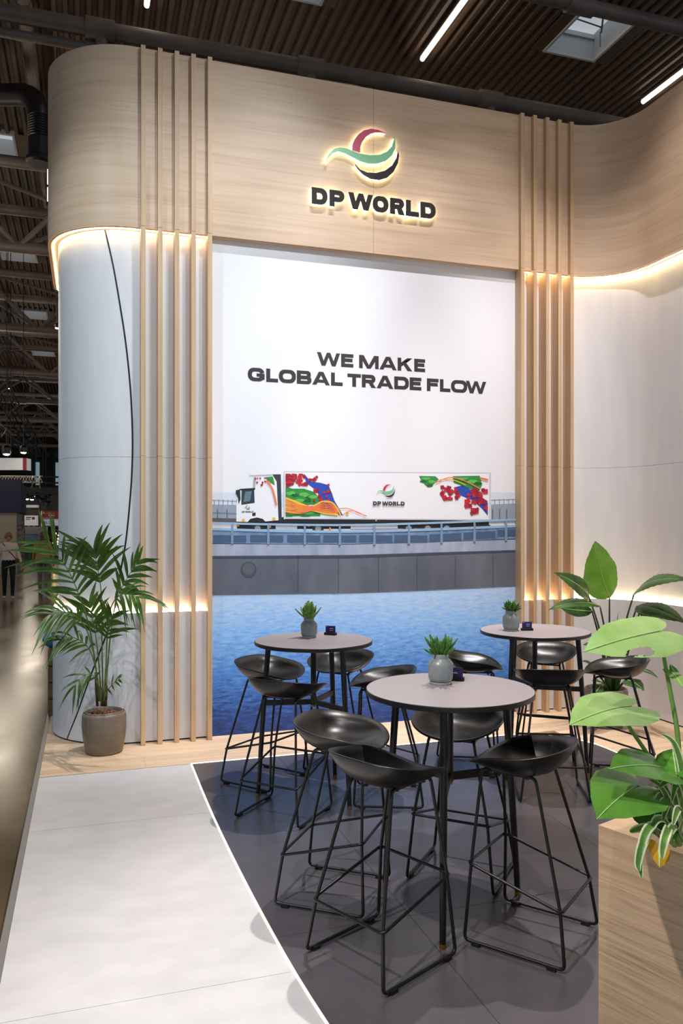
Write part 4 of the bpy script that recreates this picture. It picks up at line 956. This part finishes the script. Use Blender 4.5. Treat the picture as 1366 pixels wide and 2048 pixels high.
# duct with elbow
M['duct'] = mat('dark_duct', srgb(52, 48, 46), .4, .4)
dp = at(78, 240, 14.2); o = thing('ventilation_duct', 'dark spiral ventilation duct bending down beside the rounded column', 'duct', dp)
c = fillet([at(-120, 190, 15.5)-dp, at(78, 190, 14.2)-dp, at(79, 318, 14.2)-dp], .45, seg=8)
MB().tube(c, .19, 16).build('duct_pipe', 'duct', o, smooth=True)
for k in range(9): p = at(79, 236+5*k, 14.2)-dp; MB().lathe([(.19, -.012), (.205, 0), (.19, .012)], 16, p, False).build('duct_rib', 'duct', o, smooth=True)
pz = at(79, 318, 14.2)-dp; MB().lathe([(.2, .04), (.235, .0), (.235, -.06), (.2, -.1)], 16, pz).build('duct_outlet', 'duct', o, smooth=True)
# hanging display edge and small spotlight peeping past the column
M['hs_dark'] = mat('display_case_black', srgb(14, 14, 15), .4); M['hs_green'] = mat('sign_green_panel', srgb(44, 110, 70), .5); M['hs_white'] = mat('lit_white_sign', (1, 1, 1, 1), .5, emit=2.2, ecol=(1, .98, .92, 1))
dp = at(99, 415, 16.0); o = thing('hanging_display', 'slim black hanging display with green top and white glow, left of the header', 'sign', dp)
MB().box(-.06, .5, -.1, .1, 0, .92).build('case', 'hs_dark', o); MB().box(-.065, .5, -.11, .11, .8, .92).build('green_panel', 'hs_green', o)
MB().box(-.04, .3, -.115, -.1, .42, .72).build('lit_panel', 'hs_white', o); MB().box(-.04, .3, -.115, -.1, .08, .36).build('lit_panel', 'hs_white', o); MB().tube([(.2, 0, .92), (.2, 0, 4.0)], .015, 6).build('suspension_rod', 'hs_dark', o)
M['bulb'] = mat('bright_spot_lens', (1, 1, 1, 1), .4, emit=40, ecol=(1, .86, .6, 1)); M['bulb2'] = mat('soft_lamp_lens', (1, 1, 1, 1), .4, emit=12, ecol=(1, .9, .72, 1))
def lamp(px, py, d, r, label, m='bulb', grp='small hall spotlights'):
    p = at(px, py, d); o = thing('hall_spotlight', label, 'spotlight', p, 0, grp)
    MB().lathe([(r*.9, -.0), (r*1.15, .02), (r*1.15, r*1.6), (r*.6, r*2.2)], 12).build('lamp_body', 'hs_dark', o, smooth=True)
    MB().ball((0, 0, 0), r*.85, 10, 6, (1, 1, .5)).build('lens', m, o, smooth='all')
    MB().tube([(0, 0, r*2.2), (0, 0, ZC-p.z)], .010, 5).build('suspension_rod', 'hs_dark', o)
    return o
lamp(114, 656, 15, .04, 'bright starry spotlight at the left edge of the white column')
lamp(19, 777, 34, .05, 'tiny distant spotlight under the roof trusses at far left')
# far end wall of the hall
M['farwall'] = noise_mat('beige_hall_wall', srgb(132, 118, 98), srgb(150, 134, 110), (.3, .3, .3), 2, 3, .8); M['farup'] = mat('dark_upper_wall', srgb(42, 40, 38), .7)
M['window_strip'] = mat('narrow_blue_window', srgb(90, 120, 136), .4, emit=.25, ecol=(.6, .85, 1, 1))
wl = MB().box(-45, 45, 116, 117, -.04, 7.0).build('wall_far', 'farwall'); tag(wl, 'beige far end wall of the exhibition hall', kind='structure')
MB().box(-45, 45, 115.9, 117, 7.0, 12).build('upper_cladding', 'farup', wl)
for i, xx in enumerate((-7.2, -4.9, -2.0, -1.2)):
    tag(MB().box(xx*3.2-.25, xx*3.2+.25, 115.6, 115.88, 7.3, 10.4).build('window_%d' % (i+1), 'window_strip', wl), 'narrow bluish window slit in the far wall')
for dz in (6.2, 7.6, 8.4): MB().tube([(-45, 115.3, dz), (45, 115.3, dz)], .14, 6).build('wall_pipe', 'farwall' if dz < 7 else 'tube', wl)
# neighbouring stands along the aisle
M['violet'] = mat('dark_violet_fascia', srgb(40, 32, 66), .6); M['beige'] = mat('stand_beige', srgb(168, 152, 134), .6); M['redp'] = mat('stand_red', srgb(168, 34, 36), .5); M['sgrey'] = mat('stand_grey', srgb(176, 170, 166), .6)
M['warmw'] = mat('stand_offwhite', srgb(206, 200, 190), .6); M['ink2'] = mat('stand_print', srgb(86, 84, 84), .6); M['timber'] = noise_mat('stand_timber', srgb(92, 74, 52), srgb(120, 98, 70), (1, 1, 8), 3, 4, .7)
def cornerbox(d_near, px_corner, d_far, px_far, z0, z1, ext=6.0):
    a = at(px_corner, HY, d_near); c = at(px_far, HY, d_far); dv = Vector((c.x-a.x, c.y-a.y, 0))
    return [(a.x, a.y), (c.x, c.y), (c.x-ext, c.y), (a.x-ext, a.y)]
poly = cornerbox(31.0, 33, 37.5, 47, 0, 0); bx = Vector((poly[0][0], poly[0][1], -.04)); o = thing('exhibition_stand', 'neighbouring stand with dark violet fascia over beige walls at the left edge', 'stand', bx)
MB().prism(poly, -.04, 2.34).build('stand_wall', 'beige', o, off=bx)
a, c = Vector(poly[0]), Vector(poly[1]); p2 = [(a.x+.16, a.y-.12), (c.x+.12, c.y), (c.x-6, c.y), (a.x-6, a.y-.12)]
MB().prism(p2, 2.34, 3.62).build('fascia', 'violet', o, off=bx)
dv = (c-a); nv2 = Vector((dv.y, -dv.x)).normalized()
def sidepanel(t0, t1, z0, z1, m, name):
    p = a+dv*t0+nv2*.02; q = a+dv*t1+nv2*.02; mb = MB(); mb.prism([(p.x, p.y), (q.x, q.y), (q.x-nv2.x*.015, q.y-nv2.y*.015), (p.x-nv2.x*.015, p.y-nv2.y*.015)], z0, z1); mb.build(name, m, o, off=bx)
for k in range(6): sidepanel(.78, .98, .35+.42*k, .35+.42*k+.28, 'redp', 'red_panel')
sidepanel(.1, .7, 1.78, 1.86, 'redp', 'poster_line')
for k in range(5): sidepanel(.12, .6 if k % 2 else .7, 1.62-.24*k, 1.68-.24*k, 'ink2', 'poster_line')
# white hanging banner sign with red stripe
hp_ = at(-30, 940, 26.0); o = thing('hanging_sign', 'white hanging box sign with red end stripe below a black light truss', 'sign', hp_)
e = at(52, 940, 26.0)-hp_; ax = Vector((e.x, e.y, 0)).normalized(); bk = Vector((-ax.y, ax.x, 0)); Ls = e.length; Hs = 24/F*26
def hb(u0, u1, v0, v1, z0, z1, name, m):
    mb = MB(); mb.add([ax*u+bk*v+UV*z for z in (z0, z1) for u, v in ((u0, v0), (u1, v0), (u1, v1), (u0, v1))], [(3,2,1,0),(4,5,6,7),(0,1,5,4),(1,2,6,5),(2,3,7,6),(3,0,4,7)]); return mb.build(name, m, o)
M['signw'] = mat('sign_white', srgb(226, 226, 226), .5, emit=.18, ecol=(1, 1, 1, 1))
hb(0, Ls, 0, .06, 0, Hs, 'front_panel', 'signw'); hb(Ls-.02, Ls, .06, .42, 0, Hs, 'end_panel', 'signw'); hb(Ls-.1, Ls+.02, -.012, -.002, 0, Hs, 'red_stripe', 'redp')
for u in (.75, Ls-.5): MB().tube([ax*u+UV*Hs, ax*u+UV*(ZC-hp_.z)], .012, 5).build('suspension_cable', 'hs_dark', o)
# lattice light trusses
def lattice(p0, p1, h, n, label, m, grp='lattice light trusses', r=.028):
    p0 = Vector(p0); p1 = Vector(p1); t = thing('light_truss', label, 'truss', p0, 0, grp); dv = p1-p0; wv = dv.cross(UV).normalized()*h
    for s in (Vector((0, 0, 0)), UV*h, wv, wv+UV*h): MB().tube([s, s+dv], r, 6).build('chord', m, t, smooth=True)
    for side in (Vector((0, 0, 0)), wv):
        for k in range(n): 
            a_ = dv*k/n; c_ = dv*(k+1)/n; z = (0, h) if k % 2 == 0 else (h, 0); MB().tube([side+a_+UV*z[0], side+c_+UV*z[1]], r*.6, 5).build('lattice_brace', m, t)
    return t
lattice(at(-10, 790, 28), at(60, 905, 34), .42, 16, 'black lattice truss slanting down towards the hanging white sign', 'hs_dark')
lattice(at(-10, 868, 27.5), at(58, 910, 31), .30, 12, 'lower black lattice truss just above the hanging white sign', 'hs_dark')
lattice(at(-5, 965, 44), at(78, 965, 46), .35, 14, 'pale grey lattice truss above the violet fascia', 'sgrey')
lattice(at(79, 965, 44.5), at(80, 975, 36), .35, 8, 'short pale grey lattice truss at the corner of the violet fascia', 'sgrey')
for x_, y_, d_, r_, m_, lb in ((13, 908, 25, .12, 'bulb2', 'round warm lamp above the hanging white sign, left'), (47, 905, 25.4, .10, 'bulb', 'bright lamp at the tip of the black truss'), (54, 998, 50, .13, 'bulb', 'left of two white lamps over the far stands'), (64, 999, 50, .12, 'bulb', 'right of two white lamps over the far stands'), (72, 993, 56, .12, 'bulb2', 'flat lamp just above the pair of white lamps')):
    lamp(x_, y_, d_, r_, lb, m_)
for (xa, ya, xb, yb, d_) in ((75, 992, 97, 1004, 48), (84, 997, 99, 990, 55)):
    p = at(xa, ya, d_); o = thing('stage_light_bar', 'black bar of stage lights over the far stands, '+('upper' if ya < 995 else 'middle' if ya < 1000 else 'lower'), 'light bar', p); q = at(xb, yb, d_)-p
    MB().tube([(0, 0, 0), q], .05, 6).build('bar', 'hs_dark', o)
    MB().tube([q*.5, q*.5+UV*(ZC-p.z-q.z*.5)], .015, 5).build('suspension_rod', 'hs_dark', o)
    for k in range(3): MB().lathe([(.14, -.22), (.16, -.05), (.08, .05)], 8, q*(k/2)).build('lamp_body', 'hs_dark', o)
# orange-framed stand, panel, timber wall farther back
p0 = at(49, HY, 44); o = thing('exhibition_stand', 'small far stand with pale timber frame and blue picture screen', 'stand', (p0.x, p0.y, -.04)); O3 = Vector((p0.x, p0.y, -.04))
def fb(x0, x1, y0, y1, d0, d1, name, m, par=None):
    A, B = at(x0, y1, d0), at(x1, y0, d0); mb = MB()
    mb.prism([(A.x, A.y), (B.x, B.y), (B.x+FV.x*(d1-d0), B.y+FV.y*(d1-d0)), (A.x+FV.x*(d1-d0), A.y+FV.y*(d1-d0))], A.z, B.z); return mb.build(name, m, par or o, off=O3)
M['blue_scr'] = noise_mat('blue_landscape_screen', srgb(70, 92, 120), srgb(150, 170, 190), (.6, .6, 4), 1.4, 4, .4)
fb(49, 83, 1054, 1058, 44, 48, 'roof_beam', 'warmw'); fb(78, 84, 1056, 1118, 44, 44.4, 'post', 'warmw'); fb(50, 77, 1058, 1122, 47, 47.2, 'rear_wall', 'sgrey'); fb(51, 76, 1068, 1090, 46.6, 46.8, 'screen', 'blue_scr'); fb(50, 70, 1098, 1102, 45, 46, 'counter_top', 'warmw'); fb(53, 68, 1102, 1118, 45.2, 45.8, 'counter', 'timber'); fb(50, 58, 1092, 1120, 44.5, 44.7, 'green_panel', 'hs_green')
p0 = at(48, HY, 52); o = thing('information_panel', 'white printed panel above the far timber-framed stand', 'panel', (p0.x, p0.y, -.04)); O3 = Vector((p0.x, p0.y, -.04))
fb(49, 73, 1031, 1051, 52, 52.3, 'board', 'signw'); fb(64, 69, 1034, 1039, 51.96, 52, 'red_mark', 'redp'); fb(52, 62, 1034, 1036, 51.96, 52, 'text_line', 'ink2'); fb(52, 60, 1038, 1039.5, 51.96, 52, 'text_line', 'ink2'); fb(56, 58, 1051, 1108.2, 52.05, 52.2, 'post', 'sgrey'); fb(66, 68, 1051, 1108.2, 52.05, 52.2, 'post', 'sgrey')
p0 = at(48, HY, 62); o = thing('timber_stand_wall', 'tall brown timber stand wall behind the hanging number sign', 'stand', (p0.x, p0.y, -.04)); O3 = Vector((p0.x, p0.y, -.04))
fb(48, 92, 1012, 1097, 62, 62.4, 'timber_wall', 'timber'); fb(49, 74, 1010, 1015, 61.5, 61.9, 'light_band', 'signw')
# stand-number sign
p0 = at(80, 1054, 30); O3 = Vector((p0.x, p0.y, -.04)); o = thing('stand_number_sign', 'red and white stand number sign reading B5.201 beyond the palm', 'sign', O3)
M['magenta'] = mat('sign_crimson', srgb(150, 30, 44), .5); M['paleblue'] = mat('sign_pale_blue', srgb(196, 206, 226), .5, emit=.12, ecol=(.8, .9, 1, 1))
fb(82, 128, 1022, 1053, 30, 30.2, 'sign_body', 'paleblue'); fb(84, 128, 1022, 1038, 29.96, 30, 'red_band', 'magenta'); fb(84, 128, 1051, 1053.5, 29.96, 30, 'red_band', 'magenta')
for xx in (92, 122): fb(xx, xx+1.5, 1053, 1149, 30.05, 30.15, 'sign_post', 'steel')
def signtext(body, px, py, hpx, m):
    vs, fs = text_mesh(body, 1.0); s = hpx/F*29.94/.72; P = at(px, py, 29.94)
    mb = MB(); mb.add([P+RV*(v.x*s)+UV*(v.y*s)-FV*(v.z) for v in vs], fs); tag(mb.build('sign_lettering', m, o, off=O3), kind='stuff')
M['gold'] = mat('sign_gold', srgb(206, 158, 70), .5); M['inkk'] = mat('sign_ink', srgb(24, 24, 34), .5); M['signt'] = mat('sign_text_white', srgb(232, 226, 226), .5)
signtext('transport', 90, 1028.3, 3.6, 'gold'); signtext('logistic', 97, 1032.2, 3.4, 'signt'); signtext('the leading exhibition', 85.5, 1036.8, 1.8, 'signt'); signtext('B5.201', 86.5, 1048, 5.6, 'inkk')
fb(86, 89, 1023.5, 1027.5, 29.94, 29.96, 'gold_mark', 'gold')
# dark tree with fairy lights behind the number sign
p0 = at(106, 1119, 42.0); O3 = Vector((p0.x, p0.y, -.04)); o = thing('indoor_tree', 'dark indoor tree with warm lights below the number sign', 'tree', O3)
M['dleaf'] = mat('dark_foliage', srgb(16, 20, 14), .8); M['fairy'] = mat('fairy_light', (1, .8, .4, 1), .5, emit=8, ecol=(1, .78, .4, 1)); r9 = random.Random(4)
b = MB()
for k in range(140): q = at(r9.gauss(106, 9), r9.gauss(1068, 9), 42+r9.uniform(-.6, .6)); b.ball(q, r9.uniform(.07, .17), 5, 4)
tag(b.build('foliage', 'dleaf', o, off=O3), kind='stuff'); MB().tube([at(106, 1119, 42), at(106, 1075, 42)], .06, 7).build('trunk', 'timber', o, off=O3)
for k in range(16): q = at(r9.uniform(104, 118), r9.uniform(1066, 1090), 41.2); MB().ball(q, .045, 5, 4).build('fairy_light', 'fairy', o, off=O3)
# wooden stand with blue ornament at the far end of the platform
p0 = onZ(104, 1412, 0); p0.x = -.325; o = thing('wooden_stand', 'narrow wooden stand behind the left column end', 'stand', (p0.x, 8.32, 0))
for k in range(4): MB().box(-.035, .028, -.12, .12, .005+.16*k, .155+.16*k).build('wood_block', 'timber', o, bevel=.004)
M['blueorn'] = mat('blue_glazed', srgb(40, 120, 170), .25); o = MB(); n_ = 6
rings_ = [(.012, 0), (.055, .03), (.085, .085), (.055, .14), (.012, .17)]
o.lathe(rings_, n_, (0, 0, 0)); ob = o.build('blue_ornament', 'blueorn'); ob.location = (-.335, 8.32, .642); tag(ob, 'faceted blue ornament on the narrow wooden stand left of the column', 'ornament')

# ================================================================== PEOPLE in the aisle
def person(base, yaw, label, mats, joints, rad, zones, hair_m, hair_long=False, extra=None):
    t = thing('person', label, 'person', base, yaw)
    me = bpy.data.meshes.new('person_body'); names_ = list(joints); idx = {n: i for i, n in enumerate(names_)}
    ed = [('pelvis', 'waist'), ('waist', 'chest'), ('chest', 'neck'), ('neck', 'head'), ('head', 'crown')]
    for s in 'lr':
        ed += [('chest', 'sh_'+s), ('sh_'+s, 'el_'+s), ('el_'+s, 'wr_'+s), ('wr_'+s, 'hand_'+s), ('hand_'+s, 'tip_'+s), ('wr_'+s, 'thumb_'+s), ('pelvis', 'hip_'+s), ('hip_'+s, 'kn_'+s), ('kn_'+s, 'an_'+s), ('an_'+s, 'toe_'+s)]
    me.from_pydata([joints[n] for n in names_], [(idx[a], idx[c]) for a, c in ed], [])
    ob = bpy.data.objects.new('tmp_body', me); COL.objects.link(ob)
    md = ob.modifiers.new('skin', 'SKIN'); md.use_smooth_shade = True
    for n in names_: me.skin_vertices[0].data[idx[n]].radius = rad(n); me.skin_vertices[0].data[idx[n]].use_root = (n == 'pelvis')
    ss = ob.modifiers.new('sub', 'SUBSURF'); ss.levels = 2; ss.render_levels = 2
    bpy.context.view_layer.update(); dg = bpy.context.evaluated_depsgraph_get(); em = bpy.data.meshes.new_from_object(ob.evaluated_get(dg), depsgraph=dg); em.name = 'body'
    bpy.data.objects.remove(ob)
    em.materials.clear()
    for m in mats: em.materials.append(m)
    for p in em.polygons: p.material_index = zones(p.center); p.use_smooth = True
    bd = bpy.data.objects.new('body', em); COL.objects.link(bd); bd.parent = t
    hd = Vector(joints['head'])
    hm = MB(); hm.ball(hd+Vector((0, .018, .045)), .112, 14, 10, (.86, 1.0, .98))
    if hair_long: hm.ball(hd+Vector((0, .07, -.06)), .085, 10, 8, (1, .6, 1.4))
    hm.f = [f for f in hm.f if not all((hm.v[i][1] < hd.y-.035 and hm.v[i][2] < hd.z+.075) for i in f)]
    hm.build('hair', hair_m, t, smooth='all')
    MB().ball(hd+Vector((0, -.105, -.005)), .018, 6, 5, (.7, 1, 1.3)).build('nose', mats[0], t, smooth='all')
    for s in (-1, 1): MB().ball(hd+Vector((s*.092, .0, .0)), .02, 6, 5, (.4, .8, 1.3)).build('ear', mats[0], t, smooth='all')
    for s in (-1, 1): MB().ball(hd+Vector((s*.034, -.092, .018)), .010, 6, 4).build('eye', 'inkk', t, smooth='all')
    MB().ball(hd+Vector((0, -.096, -.05)), .017, 6, 4, (1.2, .5, .3)).build('mouth', 'magenta', t, smooth='all')
    if extra: extra(t)
    return t
def rad_f(big=1.0, skirt=1.0):
    R_ = dict(pelvis=(.15, .12), waist=(.135, .105), chest=(.155, .115), neck=(.055, .055), head=(.085, .1), crown=(.06, .065))
    def f(n):
        if n in R_: return tuple(v*(big if n in ('pelvis', 'waist', 'chest') else 1) for v in R_[n])
        k = n.split('_')[0]; return {'sh': (.068*big, .068*big), 'el': (.052*big, .052*big), 'wr': (.034, .03), 'hand': (.036, .022), 'tip': (.018, .012), 'thumb': (.012, .012), 'hip': (.098, .1), 'kn': (.066, .066), 'an': (.042, .045), 'toe': (.036, .028)}[k]
    return f
SK = mat('skin', srgb(186, 134, 104), .55); WHB = mat('white_blouse', srgb(216, 198, 188), .8); BLK = mat('black_trousers', srgb(18, 18, 24), .8); SHO = mat('white_shoes', srgb(214, 200, 192), .6)
TAN = mat('tan_jacket', srgb(176, 136, 84), .8); GRY = mat('grey_trousers', srgb(122, 112, 108), .8); SH2 = mat('beige_shoes', srgb(190, 150, 92), .6); HB = mat('light_brown_hair', srgb(142, 96, 60), .6); HB2 = mat('brown_hair', srgb(96, 64, 42), .6); BAG = mat('brown_bag', srgb(92, 46, 34), .5)
def pose(step, arm, h=1.0):
    J = dict(pelvis=(0, 0, .93), waist=(0, 0, 1.1), chest=(0, 0, 1.33), neck=(0, .0, 1.45), head=(0, -.015, 1.56), crown=(0, -.005, 1.64))
    for s, sg in (('l', 1), ('r', -1)):
        st = step*sg; J.update({'sh_'+s: (sg*.17, 0, 1.37), 'el_'+s: (sg*(.22+arm*.5), -.02+st*.25, 1.1), 'wr_'+s: (sg*(.25+arm), -.06-st*.35, .88), 'hand_'+s: (sg*(.255+arm), -.07-st*.4, .80), 'tip_'+s: (sg*(.25+arm), -.085-st*.4, .72), 'thumb_'+s: (sg*(.225+arm), -.11-st*.38, .80),
                   'hip_'+s: (sg*.092, 0, .88), 'kn_'+s: (sg*.095, -.03-st*.5, .50), 'an_'+s: (sg*.09, .02-st*.8, .085), 'toe_'+s: (sg*.1, -.12-st*.8, .035)})
    return J
def z1(c):
    if c.z > 1.455: return 0
    if c.z < .07: return 3
    if abs(c.x) > .195 and c.z < .86: return 0
    return 1 if c.z > .98 or abs(c.x) > .2 else 2
def ex1(t):
    MB().tube([(.19, -.11, 1.0), (.02, -.19, 1.2), (-.13, -.12, 1.40), (-.15, 0, 1.44), (-.13, .12, 1.40), (.02, .19, 1.2), (.19, .1, 1.0)], .012, 6).build('bag_strap', BAG, t)
    MB().box(.15, .25, -.13, .09, .86, 1.02).build('shoulder_bag', BAG, t, bevel=.02)
    MB().lathe([(.2, .0), (.19, .04), (.175, .2), (.185, .3), (.172, .36)], 18, (0, 0, 1.0), False).build('blouse', WHB, t, smooth=True)
p1 = onZ(17, 1194); p1.z = -.04
person(p1, .15, 'walking person in a white blouse and black trousers with a shoulder bag', [SK, WHB, BLK, SHO], pose(.09, .05), rad_f(1.05), z1, HB, False, ex1)
def z2(c):
    if c.z > 1.455: return 0
    if c.z < .09: return 3
    if abs(c.x) > .2 and c.z < .86: return 0
    return 1 if c.z > .9 or abs(c.x) > .21 else 2
def ex2(t): MB().lathe([(.235, 0), (.225, .06), (.18, .28), (.19, .45), (.185, .58), (.12, .64)], 20, (0, 0, .82), False).build('jacket', TAN, t, smooth=True)
p2_ = onZ(86, 1181); p2_.z = -.04
person(p2_, PI-.1, 'person walking away in a tan jacket and grey trousers', [SK, TAN, GRY, SH2], pose(.08, .03), rad_f(1.08), z2, HB2, True, ex2)
